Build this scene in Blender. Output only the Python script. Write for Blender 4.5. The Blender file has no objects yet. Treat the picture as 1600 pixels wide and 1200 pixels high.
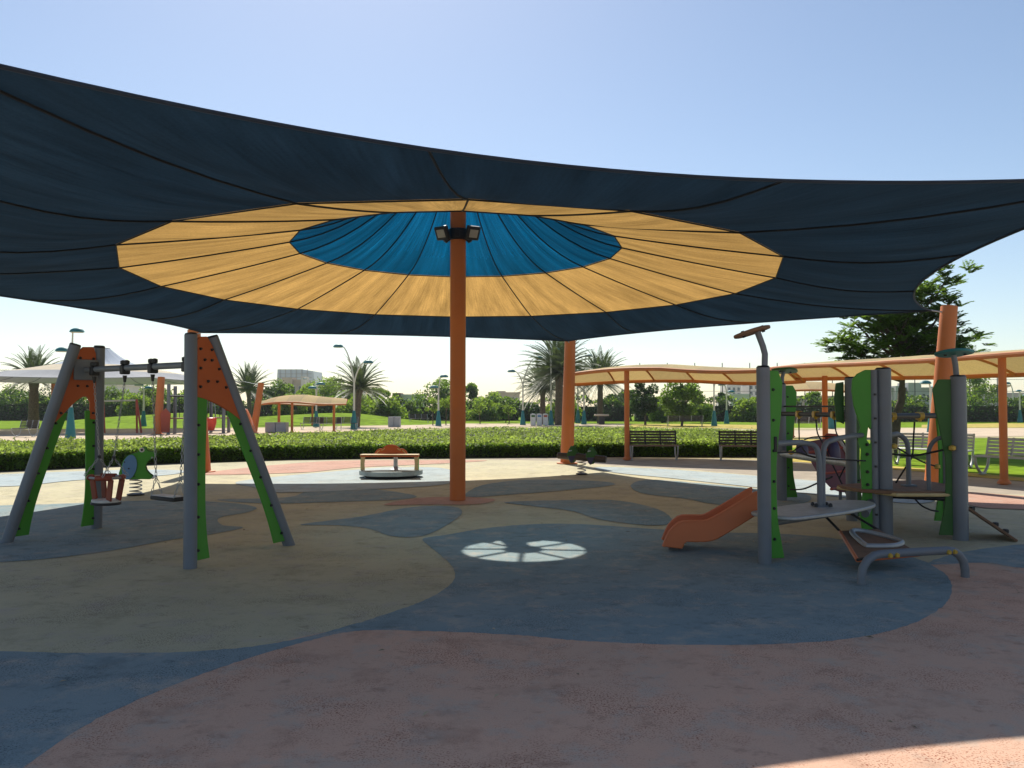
import bpy, math, random
import numpy as np
from mathutils import Vector, Matrix
random.seed(7); rng = np.random.default_rng(7)
PI = math.pi; R = math.radians
scene = bpy.context.scene
col = scene.collection

# ------------------------------------------------------------------ camera, sky, sun, exposure
F = 1248.0; PITCH = R(1.606); EYE = 1.6
cam_d = bpy.data.cameras.new('camera'); cam = bpy.data.objects.new('camera', cam_d); col.objects.link(cam)
cam_d.sensor_width = 36; cam_d.lens = F / 1600 * 36; cam_d.clip_end = 6000; cam_d.clip_start = .05
cam.location = (0, 0, EYE); cam.rotation_euler = (R(90) + PITCH, 0, 0)
scene.camera = cam

SUN_EL = R(49.0); SUN_AZ = math.atan2(-1.07, 4.75)      # compass angle from +Y towards +X of where the sun stands
world = bpy.data.worlds.new('World'); scene.world = world; world.use_nodes = True
wn = world.node_tree.nodes; wl = world.node_tree.links
sky = wn.new('ShaderNodeTexSky'); sky.sky_type = 'NISHITA'; sky.sun_disc = False
sky.sun_elevation = SUN_EL; sky.sun_rotation = SUN_AZ
sky.air_density = 1.0; sky.dust_density = .45; sky.ozone_density = .55; sky.altitude = 0
wl.new(sky.outputs[0], wn['Background'].inputs[0]); wn['Background'].inputs[1].default_value = 0.092
sun_d = bpy.data.lights.new('sun', 'SUN'); sun_d.energy = 4.9; sun_d.angle = R(.53); sun_d.color = (1, .94, .84)
sun = bpy.data.objects.new('sun', sun_d); col.objects.link(sun)
sdir = Vector((math.sin(SUN_AZ) * math.cos(SUN_EL), math.cos(SUN_AZ) * math.cos(SUN_EL), math.sin(SUN_EL)))
sun.rotation_euler = (-sdir).to_track_quat('-Z', 'Y').to_euler(); sun.location = sdir * 60
vs = scene.view_settings
vs.view_transform = 'Standard'; vs.look = 'None'; vs.gamma = 1; vs.exposure = 0.47; vs.use_curve_mapping = False

# ------------------------------------------------------------------ pixels to places
def ray(px, py):
    a = (px - 800) / F; b = (600 - py) / F
    return Vector((a, math.cos(PITCH) - math.sin(PITCH) * b, math.sin(PITCH) + math.cos(PITCH) * b))
def G(px, py, z=0.0):                      # where the ray meets the level z
    r = ray(px, py); t = (z - EYE) / r.z
    return Vector((r.x * t, r.y * t, z))
def D(px, py, d):                          # the point of the ray at depth d
    r = ray(px, py); t = d / r.y
    return Vector((r.x * t, d, EYE + r.z * t))

# ------------------------------------------------------------------ materials
def mat(name, c, rough=.6, metal=0, var=.12, scale=6, bump=0, bscale=60, transl=None, island=0, spec=.5, dirt=0, stretch=None):
    m = bpy.data.materials.new(name); m.use_nodes = True
    n = m.node_tree.nodes; l = m.node_tree.links; p = n['Principled BSDF']
    p.inputs['Roughness'].default_value = rough; p.inputs['Metallic'].default_value = metal
    p.inputs['Specular IOR Level'].default_value = spec
    tc = n.new('ShaderNodeTexCoord'); src = tc.outputs['Object']
    if stretch:
        mp = n.new('ShaderNodeMapping'); mp.inputs['Scale'].default_value = stretch; l.new(src, mp.inputs[0]); src = mp.outputs[0]
    nz = n.new('ShaderNodeTexNoise'); nz.inputs['Scale'].default_value = scale; nz.inputs['Detail'].default_value = 5
    l.new(src, nz.inputs['Vector'])
    mr = n.new('ShaderNodeMapRange'); mr.inputs[1].default_value = .3; mr.inputs[2].default_value = .7
    mr.inputs[3].default_value = 1 - var; mr.inputs[4].default_value = 1 + var
    l.new(nz.outputs[0], mr.inputs[0]); fac = mr.outputs[0]
    if island:
        g = n.new('ShaderNodeNewGeometry'); mr2 = n.new('ShaderNodeMapRange')
        mr2.inputs[3].default_value = 1 - island; mr2.inputs[4].default_value = 1 + island
        l.new(g.outputs['Random Per Island'], mr2.inputs[0])
        mu = n.new('ShaderNodeMath'); mu.operation = 'MULTIPLY'; l.new(fac, mu.inputs[0]); l.new(mr2.outputs[0], mu.inputs[1]); fac = mu.outputs[0]
    sc = n.new('ShaderNodeVectorMath'); sc.operation = 'SCALE'; sc.inputs[0].default_value = c[:3]
    l.new(fac, sc.inputs['Scale']); colr = sc.outputs[0]
    if dirt:
        nd = n.new('ShaderNodeTexNoise'); nd.inputs['Scale'].default_value = 2.3; nd.inputs['Detail'].default_value = 8; nd.inputs['Roughness'].default_value = .7
        l.new(tc.outputs['Object'], nd.inputs['Vector'])
        rd = n.new('ShaderNodeMapRange'); rd.inputs[1].default_value = .5; rd.inputs[2].default_value = .75; rd.inputs[4].default_value = dirt
        l.new(nd.outputs[0], rd.inputs[0])
        mx = n.new('ShaderNodeMix'); mx.data_type = 'RGBA'; l.new(rd.outputs[0], mx.inputs[0]); l.new(colr, mx.inputs[6]); mx.inputs[7].default_value = (.25, .21, .16, 1)
        colr = mx.outputs[2]
        rr = n.new('ShaderNodeMapRange'); rr.inputs[3].default_value = rough; rr.inputs[4].default_value = min(1, rough + .3)
        l.new(nd.outputs[0], rr.inputs[0]); l.new(rr.outputs[0], p.inputs['Roughness'])
    l.new(colr, p.inputs['Base Color'])
    if bump:
        nb = n.new('ShaderNodeTexNoise'); nb.inputs['Scale'].default_value = bscale; nb.inputs['Detail'].default_value = 4
        l.new(src, nb.inputs['Vector']); bp = n.new('ShaderNodeBump'); bp.inputs['Strength'].default_value = bump; bp.inputs['Distance'].default_value = .01
        l.new(nb.outputs[0], bp.inputs['Height']); l.new(bp.outputs[0], p.inputs['Normal'])
    if transl:
        t = n.new('ShaderNodeBsdfTranslucent'); mx = n.new('ShaderNodeMixShader'); mx.inputs[0].default_value = transl[1]
        s2 = n.new('ShaderNodeVectorMath'); s2.operation = 'SCALE'; s2.inputs[0].default_value = transl[0][:3]; l.new(fac, s2.inputs['Scale'])
        l.new(s2.outputs[0], t.inputs[0]); l.new(p.outputs[0], mx.inputs[1]); l.new(t.outputs[0], mx.inputs[2]); l.new(mx.outputs[0], n['Material Output'].inputs[0])
    return m

def fabric(name, c, t, mixf=.5, streak=.12, fwd=0):            # woven shade cloth: radial streaks, lets some light through
    m = bpy.data.materials.new(name); m.use_nodes = True
    n = m.node_tree.nodes; l = m.node_tree.links; p = n['Principled BSDF']
    p.inputs['Roughness'].default_value = .9; p.inputs['Specular IOR Level'].default_value = .1
    tc = n.new('ShaderNodeTexCoord'); sp = n.new('ShaderNodeSeparateXYZ'); l.new(tc.outputs['Object'], sp.inputs[0])
    at = n.new('ShaderNodeMath'); at.operation = 'ARCTAN2'; l.new(sp.outputs[1], at.inputs[0]); l.new(sp.outputs[0], at.inputs[1])
    ln = n.new('ShaderNodeVectorMath'); ln.operation = 'LENGTH'; cx = n.new('ShaderNodeCombineXYZ')
    l.new(sp.outputs[0], cx.inputs[0]); l.new(sp.outputs[1], cx.inputs[1]); l.new(cx.outputs[0], ln.inputs[0])
    def streaks(ka, kr, det):
        a = n.new('ShaderNodeMath'); a.operation = 'MULTIPLY'; a.inputs[1].default_value = ka; l.new(at.outputs[0], a.inputs[0])
        b = n.new('ShaderNodeMath'); b.operation = 'MULTIPLY'; b.inputs[1].default_value = kr; l.new(ln.outputs['Value'], b.inputs[0])
        c2 = n.new('ShaderNodeCombineXYZ'); l.new(a.outputs[0], c2.inputs[0]); l.new(b.outputs[0], c2.inputs[1])
        z = n.new('ShaderNodeTexNoise'); z.inputs['Scale'].default_value = 1; z.inputs['Detail'].default_value = det; l.new(c2.outputs[0], z.inputs['Vector'])
        return z.outputs[0]
    s1 = streaks(16, .55, 3); s2 = streaks(150, 1.2, 3)
    wv = n.new('ShaderNodeTexNoise'); wv.inputs['Scale'].default_value = 38; wv.inputs['Detail'].default_value = 2; l.new(tc.outputs['Object'], wv.inputs['Vector'])
    def mrange(s, a):
        r = n.new('ShaderNodeMapRange'); r.inputs[1].default_value = .3; r.inputs[2].default_value = .7; r.inputs[3].default_value = 1 - a; r.inputs[4].default_value = 1 + a
        l.new(s, r.inputs[0]); return r.outputs[0]
    def mul(a, b):
        q = n.new('ShaderNodeMath'); q.operation = 'MULTIPLY'; l.new(a, q.inputs[0]); l.new(b, q.inputs[1]); return q.outputs[0]
    fac = mul(mul(mrange(s1, streak), mrange(s2, streak * .7)), mrange(wv.outputs[0], .13))
    def scl(c):
        s = n.new('ShaderNodeVectorMath'); s.operation = 'SCALE'; s.inputs[0].default_value = c; l.new(fac, s.inputs['Scale']); return s.outputs[0]
    l.new(scl(c), p.inputs['Base Color'])
    bp = n.new('ShaderNodeBump'); bp.inputs['Strength'].default_value = .5; bp.inputs['Distance'].default_value = .05; l.new(s1, bp.inputs['Height']); l.new(bp.outputs[0], p.inputs['Normal'])
    tr = n.new('ShaderNodeBsdfTranslucent'); l.new(scl(t), tr.inputs[0]); l.new(bp.outputs[0], tr.inputs['Normal'])
    tout = tr.outputs[0]
    if fwd:                                                  # thick knit: light passes mostly straight through the pores
        rf = n.new('ShaderNodeBsdfRefraction'); rf.inputs['Roughness'].default_value = .85; rf.inputs['IOR'].default_value = 1.25
        l.new(scl(tuple(q*fwd[1] for q in t)), rf.inputs[0]); l.new(bp.outputs[0], rf.inputs['Normal'])
        m2 = n.new('ShaderNodeMixShader'); m2.inputs[0].default_value = fwd[0]; l.new(tr.outputs[0], m2.inputs[1]); l.new(rf.outputs[0], m2.inputs[2]); tout = m2.outputs[0]
    mx = n.new('ShaderNodeMixShader'); mx.inputs[0].default_value = mixf
    l.new(p.outputs[0], mx.inputs[1]); l.new(tout, mx.inputs[2]); l.new(mx.outputs[0], n['Material Output'].inputs[0])
    return m

def rubber(name, c, c2, speck, dusty=.5):               # poured rubber crumb: dust, scuffs, grains
    m = bpy.data.materials.new(name); m.use_nodes = True
    n = m.node_tree.nodes; l = m.node_tree.links; p = n['Principled BSDF']
    p.inputs['Specular IOR Level'].default_value = .08
    tc = n.new('ShaderNodeTexCoord'); O = tc.outputs['Object']
    def noise(s, det=5, rough=.6, vec=O):
        z = n.new('ShaderNodeTexNoise'); z.inputs['Scale'].default_value = s; z.inputs['Detail'].default_value = det; z.inputs['Roughness'].default_value = rough
        l.new(vec, z.inputs['Vector']); return z.outputs[0]
    def ramp(s, a, b, lo=0., hi=1.):
        r = n.new('ShaderNodeMapRange'); r.inputs[1].default_value = a; r.inputs[2].default_value = b; r.inputs[3].default_value = lo; r.inputs[4].default_value = hi
        l.new(s, r.inputs[0]); return r.outputs[0]
    def mix(f, a, b):
        x = n.new('ShaderNodeMix'); x.data_type = 'RGBA'
        if isinstance(f, float): x.inputs[0].default_value = f
        else: l.new(f, x.inputs[0])
        for i, q in ((6, a), (7, b)):
            if isinstance(q, tuple): x.inputs[i].default_value = (*q, 1)
            else: l.new(q, x.inputs[i])
        return x.outputs[2]
    big = noise(.55, 6, .65); mid = noise(3.1, 7, .7)
    mp = n.new('ShaderNodeMapping'); mp.inputs['Scale'].default_value = (2.2, 3.2, 1); mp.inputs['Rotation'].default_value = (0, 0, .6); l.new(O, mp.inputs[0])
    scuff = noise(2.0, 8, .72, mp.outputs[0])
    k = mix(ramp(big, .32, .68), c, c2)
    k = mix(ramp(mid, .51, .66, 0, dusty), k, (.45, .40, .33))
    blot = noise(1.7, 9, .74)
    k = mix(ramp(blot, .53, .64, 0, .42), k, tuple(x * .52 for x in c))
    k = mix(ramp(scuff, .56, .66, 0, .5), k, tuple(x * .45 for x in c))
    grain = noise(95, 2, .5); gm = n.new('ShaderNodeMath'); gm.operation = 'MULTIPLY'
    l.new(ramp(grain, .54, .62), gm.inputs[0]); l.new(ramp(noise(1.3, 6, .7), .46, .62, .10, .95), gm.inputs[1])
    k = mix(gm.outputs[0], k, speck)
    st = n.new('ShaderNodeTexVoronoi'); st.inputs['Scale'].default_value = .9; st.inputs['Randomness'].default_value = 1; l.new(O, st.inputs['Vector'])
    k = mix(ramp(st.outputs['Distance'], .015, .035, .7, 0), k, (.03, .03, .035))
    l.new(k, p.inputs['Base Color'])
    l.new(ramp(mid, .3, .7, .72, .95), p.inputs['Roughness'])
    bp = n.new('ShaderNodeBump'); bp.inputs['Strength'].default_value = .45; bp.inputs['Distance'].default_value = .006
    l.new(noise(130, 3), bp.inputs['Height']); l.new(bp.outputs[0], p.inputs['Normal'])
    return m

M = {}
M['tan'] = rubber('rubber tan', (.54, .49, .32), (.44, .41, .28), (.15, .125, .09), .7)
M['blue'] = rubber('rubber blue', (.20, .28, .30), (.26, .315, .315), (.05, .075, .09), .6)
M['red'] = rubber('rubber red', (.66, .40, .28), (.55, .375, .275), (.24, .07, .035), .6)
M['pink'] = rubber('rubber pink', (.52, .30, .22), (.46, .29, .22), (.16, .06, .05), .4)
M['lightblue'] = rubber('rubber blue sunlit', (.40, .45, .44), (.35, .42, .44), (.1, .13, .15), .4)  # blue rubber with its washed-out look in the sun put into the colour
M['paving'] = mat('paving', (.34, .295, .235), .85, var=.14, scale=2.2, bump=.3, bscale=30, spec=.08)
M['path'] = mat('path', (.52, .42, .31), .9, var=.1, scale=.8, bump=.2, bscale=20, spec=.05)
M['sand'] = mat('sand', (.40, .36, .20), .95, var=.25, scale=.35, bump=.3, bscale=8, spec=.05)
M['lawn'] = mat('lawn', (.150, .235, .016), .9, var=.35, scale=1.4, bump=.9, bscale=16, spec=.02)
M['dry'] = mat('dry grass', (.42, .34, .10), .9, var=.35, scale=2.4, bump=.8, bscale=18, spec=.03)
M['orange'] = mat('orange paint', (.54, .15, .027), .42, var=.07, scale=2, dirt=.16, bump=.05, bscale=120)
M['rust'] = mat('orange beam', (.52, .17, .045), .5, var=.1, scale=3, dirt=.2)
M['grey'] = mat('grey steel', (.16, .178, .20), .42, .15, var=.06, scale=4, dirt=.2, bump=.04, bscale=150)
M['steel'] = mat('galvanised steel', (.42, .43, .43), .38, .6, var=.12, scale=9, dirt=.1)
M['dark'] = mat('dark metal', (.022, .022, .024), .5, .2, var=.2)
M['green'] = mat('green board', (.055, .27, .018), .45, var=.07, scale=3, dirt=.10, bump=.04, bscale=140)
M['dgreen'] = mat('deep green board', (.028, .115, .014), .45, var=.08, scale=3, dirt=.1)
M['oboard'] = mat('orange board', (.46, .095, .018), .45, var=.06, scale=3, dirt=.10, bump=.04, bscale=140)
M['slide'] = mat('orange slide', (.60, .155, .05), .34, var=.05, scale=2, dirt=.12)
M['redpl'] = mat('red plastic', (.36, .05, .018), .4, var=.08, dirt=.1)
M['chute'] = mat('shaded red plastic', (.15, .022, .009), .45, var=.1)  # red plastic darkened, the shade of the chute's underside put into the colour
M['strapred'] = mat('worn red strap', (.26, .05, .022), .5, var=.15, dirt=.2)
M['purple'] = mat('purple plastic', (.05, .035, .10), .4)
M['bluepl'] = mat('blue board', (.10, .22, .42), .45, var=.06, dirt=.08)
M['brown'] = mat('brown deck', (.20, .105, .055), .6, var=.18, scale=9, dirt=.2, bump=.15, bscale=90)
M['cream'] = mat('cream edge', (.55, .42, .20), .6)
M['rope'] = mat('rope', (.02, .02, .022), .85, var=.3, scale=80, bump=.5, bscale=300)
M['clamp'] = mat('yellow clamp', (.50, .32, .04), .45)
M['black'] = mat('black rubber', (.018, .018, .019), .6)
M['white'] = mat('white plastic', (.62, .60, .57), .45, dirt=.12)
M['teal'] = mat('teal paint', (.012, .155, .17), .4, var=.06, dirt=.08)
M['polecream'] = mat('cream pole', (.60, .58, .50), .4, var=.05)
M['wood'] = mat('dark bench wood', (.05, .035, .028), .6, var=.25, scale=14, stretch=(1, 8, 8), bump=.2)
M['woodl'] = mat('brown bench wood', (.19, .12, .08), .6, var=.25, scale=14, stretch=(1, 8, 8), bump=.2)
M['lens'] = mat('lamp glass', (.45, .42, .34), .15, var=.1)
M['f_navy'] = fabric('navy cloth', (.011, .022, .033), (.0060, .0148, .0255), .5, .28)
M['f_yellow'] = fabric('yellow cloth', (.34, .215, .075), (.45, .262, .078), .55, .26)
M['f_blue'] = fabric('blue cloth', (.005, .030, .062), (.004, .118, .25), .65, .36, fwd=(.65, 1.2))
M['f_tan'] = fabric('tan cloth', (.64, .52, .29), (.50, .34, .13), .42, .05)
M['f_tan2'] = fabric('sand cloth', (.54, .44, .26), (.42, .29, .12), .40, .05)
M['f_white'] = fabric('pale blue cloth', (.50, .56, .66), (.3, .36, .45), .3, .06)
M['f_beige'] = fabric('beige cloth', (.70, .62, .48), (.5, .42, .27), .3, .06)
M['f_slate'] = fabric('slate cloth', (.46, .47, .49), (.10, .11, .13), .3, .05)
M['seam'] = mat('seam thread', (.006, .008, .011), .9)
M['navyedge'] = mat('navy webbing', (.012, .022, .04), .9)
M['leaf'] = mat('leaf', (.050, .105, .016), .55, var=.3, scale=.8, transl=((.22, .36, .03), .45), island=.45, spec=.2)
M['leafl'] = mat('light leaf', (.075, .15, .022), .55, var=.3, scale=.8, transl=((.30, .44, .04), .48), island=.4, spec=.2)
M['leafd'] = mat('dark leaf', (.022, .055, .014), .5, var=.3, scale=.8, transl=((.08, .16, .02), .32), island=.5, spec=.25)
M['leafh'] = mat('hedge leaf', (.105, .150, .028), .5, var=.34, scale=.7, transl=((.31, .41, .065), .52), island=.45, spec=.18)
M['palm'] = mat('palm leaf', (.052, .078, .030), .5, var=.25, scale=2, transl=((.10, .15, .03), .25), island=.3, spec=.45)
M['bark'] = mat('bark', (.085, .062, .042), .9, var=.3, scale=7, bump=.8, bscale=18)
M['barkp'] = mat('palm bark', (.115, .085, .055), .95, var=.35, scale=10, bump=1, bscale=14)
M['twig'] = mat('hedge twigs', (.030, .034, .014), .9, var=.4, scale=5, bump=1, bscale=12)
M['wallw'] = mat('pale render wall', (.58, .56, .53), .9, var=.06, scale=.5)
M['wallt'] = mat('tan render wall', (.46, .39, .31), .9, var=.06, scale=.5)
M['wallg'] = mat('grey render wall', (.40, .40, .39), .9, var=.06, scale=.5)
M['wallb'] = mat('brown cladding', (.17, .10, .07), .8, var=.1)
M['glass'] = mat('window glass', (.05, .07, .085), .12, var=.2)
M['facade'] = mat('blue grey glass facade', (.50, .56, .62), .35, var=.08, scale=.2)
M['box'] = mat('grey cabinet', (.36, .37, .38), .5, var=.06, dirt=.1)

# ------------------------------------------------------------------ mesh helpers
ORG = {}
class MB:
    def __init__(s): s.v = []; s.f = []
    def add(s, vs_, fs):
        o = len(s.v); s.v += [Vector(q) for q in vs_]; s.f += [tuple(i + o for i in q) for q in fs]; return s
    def box(s, c, size, rz=0, mtx=None):
        x, y, z = (q / 2 for q in size); vs_ = []
        for dx, dy, dz in ((-x,-y,-z),(x,-y,-z),(x,y,-z),(-x,y,-z),(-x,-y,z),(x,-y,z),(x,y,z),(-x,y,z)):
            q = Vector((dx, dy, dz))
            if mtx: q = mtx @ q
            elif rz: q = Matrix.Rotation(rz, 3, 'Z') @ q
            vs_.append(q + Vector(c))
        return s.add(vs_, [(0,3,2,1),(4,5,6,7),(0,1,5,4),(1,2,6,5),(2,3,7,6),(3,0,4,7)])
    def beam(s, a, b, w, h, up=(0,0,1)):            # straight bar of rectangular section
        a = Vector(a); b = Vector(b); t = (b - a).normalized(); u = t.cross(Vector(up)).normalized(); n = u.cross(t)
        vs_ = [p + u * i * w / 2 + n * j * h / 2 for p in (a, b) for i, j in ((-1,-1),(1,-1),(1,1),(-1,1))]
        return s.add(vs_, [(0,3,2,1),(4,5,6,7),(0,1,5,4),(1,2,6,5),(2,3,7,6),(3,0,4,7)])
    def tube(s, pts, r, n=10, cap=True, closed=False):
        pts = [Vector(p) for p in pts]; m = len(pts)
        rs = r if isinstance(r, (list, tuple)) else [r] * m
        base = len(s.v); prev = None
        for i, p in enumerate(pts):
            if closed: t = pts[(i + 1) % m] - pts[i - 1]
            else: t = pts[min(i + 1, m - 1)] - pts[max(i - 1, 0)]
            t.normalize()
            if prev is None:
                u = t.cross(Vector((0,0,1)))
                if u.length < .1: u = t.cross(Vector((1,0,0)))
            else: u = prev - t * prev.dot(t)
            u.normalize(); prev = u; w = t.cross(u)
            for k in range(n):
                a = 2 * PI * k / n; s.v.append(p + (u * math.cos(a) + w * math.sin(a)) * rs[i])
        for i in range(m if closed else m - 1):
            j = (i + 1) % m
            for k in range(n):
                s.f.append((base + i*n + k, base + i*n + (k+1) % n, base + j*n + (k+1) % n, base + j*n + k))
        if cap and not closed:
            s.f.append(tuple(base + k for k in reversed(range(n)))); s.f.append(tuple(base + (m-1)*n + k for k in range(n)))
        return s
    def prism(s, poly, o, ux, uy, th):               # outline in the plane (ux, uy), thickness th centred on it
        o = Vector(o); ux = Vector(ux); uy = Vector(uy); nn = ux.cross(uy).normalized() * th / 2; k = len(poly)
        a = [o + ux * p[0] + uy * p[1] - nn for p in poly]; b = [q + 2 * nn for q in a]
        return s.add(a + b, [tuple(reversed(range(k))), tuple(range(k, 2*k))] + [(i, (i+1) % k, k + (i+1) % k, k + i) for i in range(k)])
    def lathe(s, prof, o=(0,0,0), n=16, sx=1, sy=1):
        base = len(s.v); o = Vector(o)
        for r_, z in prof:
            for k in range(n): a = 2*PI*k/n; s.v.append(o + Vector((r_*math.cos(a)*sx, r_*math.sin(a)*sy, z)))
        for i in range(len(prof) - 1):
            for k in range(n): s.f.append((base+i*n+k, base+i*n+(k+1)%n, base+(i+1)*n+(k+1)%n, base+(i+1)*n+k))
        s.f.append(tuple(base + k for k in reversed(range(n)))); s.f.append(tuple(base + (len(prof)-1)*n + k for k in range(n)))
        return s
    def build(s, name, m, parent=None, org=None, bevel=0, smooth=True, angle=38):
        o0 = ORG.get(parent.name, Vector()) if parent else Vector(org or (0,0,0))
        me = bpy.data.meshes.new(name); me.from_pydata([tuple(q - o0) for q in s.v], [], s.f); me.update()
        ob = bpy.data.objects.new(name, me); col.objects.link(ob); me.materials.append(M[m] if isinstance(m, str) else m)
        if smooth: me.shade_smooth(); me.set_sharp_from_angle(angle=R(angle))
        if parent: ob.parent = parent
        else: ob.location = o0
        ORG[ob.name] = o0
        if bevel:
            b = ob.modifiers.new('edge', 'BEVEL'); b.width = bevel; b.segments = 2; b.limit_method = 'ANGLE'; b.angle_limit = R(40)
        return ob
def tag(o, label=None, cat=None, group=None, kind=None):
    for k, q in (('label', label), ('category', cat), ('group', group), ('kind', kind)):
        if q: o[k] = q
    return o
def thing(name, label, cat, loc, group=None):
    o = bpy.data.objects.new(name, None); o.empty_display_size = .2; col.objects.link(o); o.location = loc; ORG[o.name] = Vector(loc)
    return tag(o, label, cat, group)
def struct(name, mb, m, label=None):
    o = mb.build(name, m, smooth=False); o['kind'] = 'structure'
    if label: o['label'] = label
    return o
def kids(o): return [c for c in KID.get(o.name, [])]
def dup(root, loc, rz=0, sc=1, label=None, group=None):
    def cp(o, par):
        c = o.copy(); col.objects.link(c); c.parent = par
        for ch in o.children: cp(ch, c)
        return c
    r = cp(root, None); r.location = loc; r.rotation_euler = (0, 0, rz); r.scale = (sc, sc, sc) if not isinstance(sc, tuple) else sc
    return tag(r, label, None, group)
def spline(pts, per=8, closed=True):
    out = []; n = len(pts); P = [Vector((*p, 0)[:3]) for p in pts]
    for i in range(n if closed else n - 1):
        if closed: a, b, c, d = P[i-1], P[i], P[(i+1) % n], P[(i+2) % n]
        else: a, b, c, d = P[max(i-1,0)], P[i], P[i+1], P[min(i+2,n-1)]
        for k in range(per):
            t = k / per
            out.append(.5 * ((2*b) + (c-a)*t + (2*a-5*b+4*c-d)*t*t + (3*b-a-3*c+d)*t**3))
    if not closed: out.append(P[-1])
    return out
def quads(name, C, U, V, m, parent=None, org=(0,0,0), bend=0):   # many leaf faces as one mesh
    C = np.asarray(C); U = np.asarray(U); V = np.asarray(V); n = len(C)
    if parent is not None: o0 = np.array(ORG[parent.name])
    else: o0 = np.array(org)
    P = np.stack([C - U*.5, C + V*.5 - U*.08, C + U*.5, C - V*.5 - U*.08], 1).reshape(-1, 3) - o0
    me = bpy.data.meshes.new(name); me.vertices.add(4*n); me.vertices.foreach_set('co', P.astype(np.float32).ravel())
    me.loops.add(4*n); me.loops.foreach_set('vertex_index', np.arange(4*n, dtype=np.int32))
    me.polygons.add(n); me.polygons.foreach_set('loop_start', np.arange(0, 4*n, 4, dtype=np.int32))
    me.update(calc_edges=True); me.validate()
    ob = bpy.data.objects.new(name, me); col.objects.link(ob); me.materials.append(M[m])
    if parent is not None: ob.parent = parent
    else: ob.location = org
    ORG[ob.name] = Vector(o0)
    return ob
def rdir(n):
    v = rng.normal(size=(n, 3)); return v / np.linalg.norm(v, axis=1)[:, None]
def leafaxes(n, size, flat=0., jit=.35):
    N = rdir(n); N[:, 2] += flat; N /= np.linalg.norm(N, axis=1)[:, None]
    a = rdir(n); U = np.cross(N, a); U /= np.linalg.norm(U, axis=1)[:, None]; V = np.cross(N, U)
    s = size * (1 + jit * rng.normal(size=(n, 1))).clip(.4, 2)
    return U * s, V * s * .55

# ------------------------------------------------------------------ the ground
def sheet(pts, z): 
    mb = MB(); mb.add([(p[0], p[1], z) for p in pts], [tuple(range(len(pts)))])
    a = sum(pts[i-1][0]*pts[i][1] - pts[i][0]*pts[i-1][1] for i in range(len(pts)))
    if a < 0: mb.f = [tuple(reversed(mb.f[0]))]
    return mb
ZN = [0]
def zone(name, px, m, z, label=None, raw=(), per=14):
    ZN[0] += 1; z = -.010 + ZN[0]*.0006
    pts = [G(*p) for p in px] ; pts = [(p.x, p.y) for p in pts] + list(raw)
    return struct(name, sheet([(p.x + random.gauss(0, .003), p.y + random.gauss(0, .005)) for p in spline(pts, per)] if per > 1 else pts, z), m, label)
MAST = G(715, 781)
struct('ground', sheet([(-640,-120),(640,-120),(640,640),(-640,640)], -.032), 'sand', 'dry sandy ground of the park')
# paving of the playground yard, rubber surface on top
ring = [(MAST.x + 17 * math.cos(R(a)), MAST.y + 14.2 * math.sin(R(a))) for a in range(-20, 62, 4)]
struct('paving', sheet([(-22,-14),(30,-14),(30,6)] + [(15.2,12.5),(14.6,16.5),(12.6,19.2),(9.6,22.2),(6.6,24.8),(2.5,25.6),(0,25),(-4,24.2),(-10,22.6),(-14,20.8),(-20,18.5),(-22,12)], -.022), 'paving', 'grey tan paving around the play surface')
rub = [G(*p) for p in ((0,738),(150,731),(300,724),(450,719),(600,717),(760,717),(880,720),(960,727),(1080,733),(1180,742),(1300,752),(1420,762),(1510,768),(1600,772),(1800,790))]
struct('play_surface', sheet([(-18,-10),(-18,14),(-14.5,19)] + [(p.x, p.y) for p in rub] + [(12,8),(12,-10)], -.012), 'tan', 'tan poured rubber play surface')
redline = [(30,1200),(150,1121),(300,1056),(420,1016),(500,994),(560,983),(650,983),(800,989),(900,998),(1000,1003),(1150,1005),(1300,998),(1400,980),(1462,953),(1486,925),(1480,900),(1452,880)]
zone('red_surface', [(-700,1700),(-420,1260),(-150,1210),(60,1130),(300,1040),(440,1000),(540,981),(650,978),(800,984),(900,993),(1000,998),(1150,1000),(1300,993),(1396,975),(1452,948),(1474,925),(1468,901),(1450,881),(1500,877),(1545,879),(1600,886),(1720,889)], 'red', 0, 'dull red rubber surface', raw=[(9,3),(9,-9),(0,-9),(-9,-9)])
tanline = [(-500,985),(-250,1004),(0,1015),(170,1018),(330,1014),(450,999),(540,977),(620,952),(672,932),(702,913),(711,898),(706,883),(690,867),(668,850),(662,840)]
zone('blue_surface', tanline + [(700,834),(760,824),(830,818),(910,818),(1000,824),(1100,830),(1220,833),(1310,841),(1380,857),(1440,874),(1458,883),(1481,900),(1487,925),(1463,953.5),(1401,980.5),(1300,998.5),(1150,1005.5),(1000,1003.5),(900,998.5),(800,989.5),(650,983.5),(560,983.5),(500,994.5),(420,1016.5),(300,1056.5),(150,1121.5),(30,1200.5),(-150,1330),(-600,1400)], 'blue', -.004, 'blue rubber surface in the middle')
Z = 0.0
zone('blue_surface', [(1452,880),(1500,862),(1600,849),(1760,838),(1760,890),(1600,886),(1540,878)], 'blue', Z)
zone('blue_surface', [(-250,797),(0,789),(100,786),(200,782),(280,781),(360,785),(400,792),(385,800),(350,806),(340,812),(350,820),(380,823),(340,832),(270,842),(180,858),(90,870),(0,877),(-250,892)], 'blue', Z)
zone('blue_surface', [(470,818.5),(565,806),(640,792),(700,790),(722,797),(710,812),(665,835),(615,837),(575,825),(530,820)], 'blue', Z)
zone('blue_surface', [(340,780),(450,776),(490,762),(540,758),(590,764),(650,774),(620,780),(540,783),(420,786)], 'blue', Z)
zone('blue_surface', [(727,771),(760,756),(830,749),(930,751),(960,757),(880,766),(800,772),(740,776)], 'blue', Z)
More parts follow.
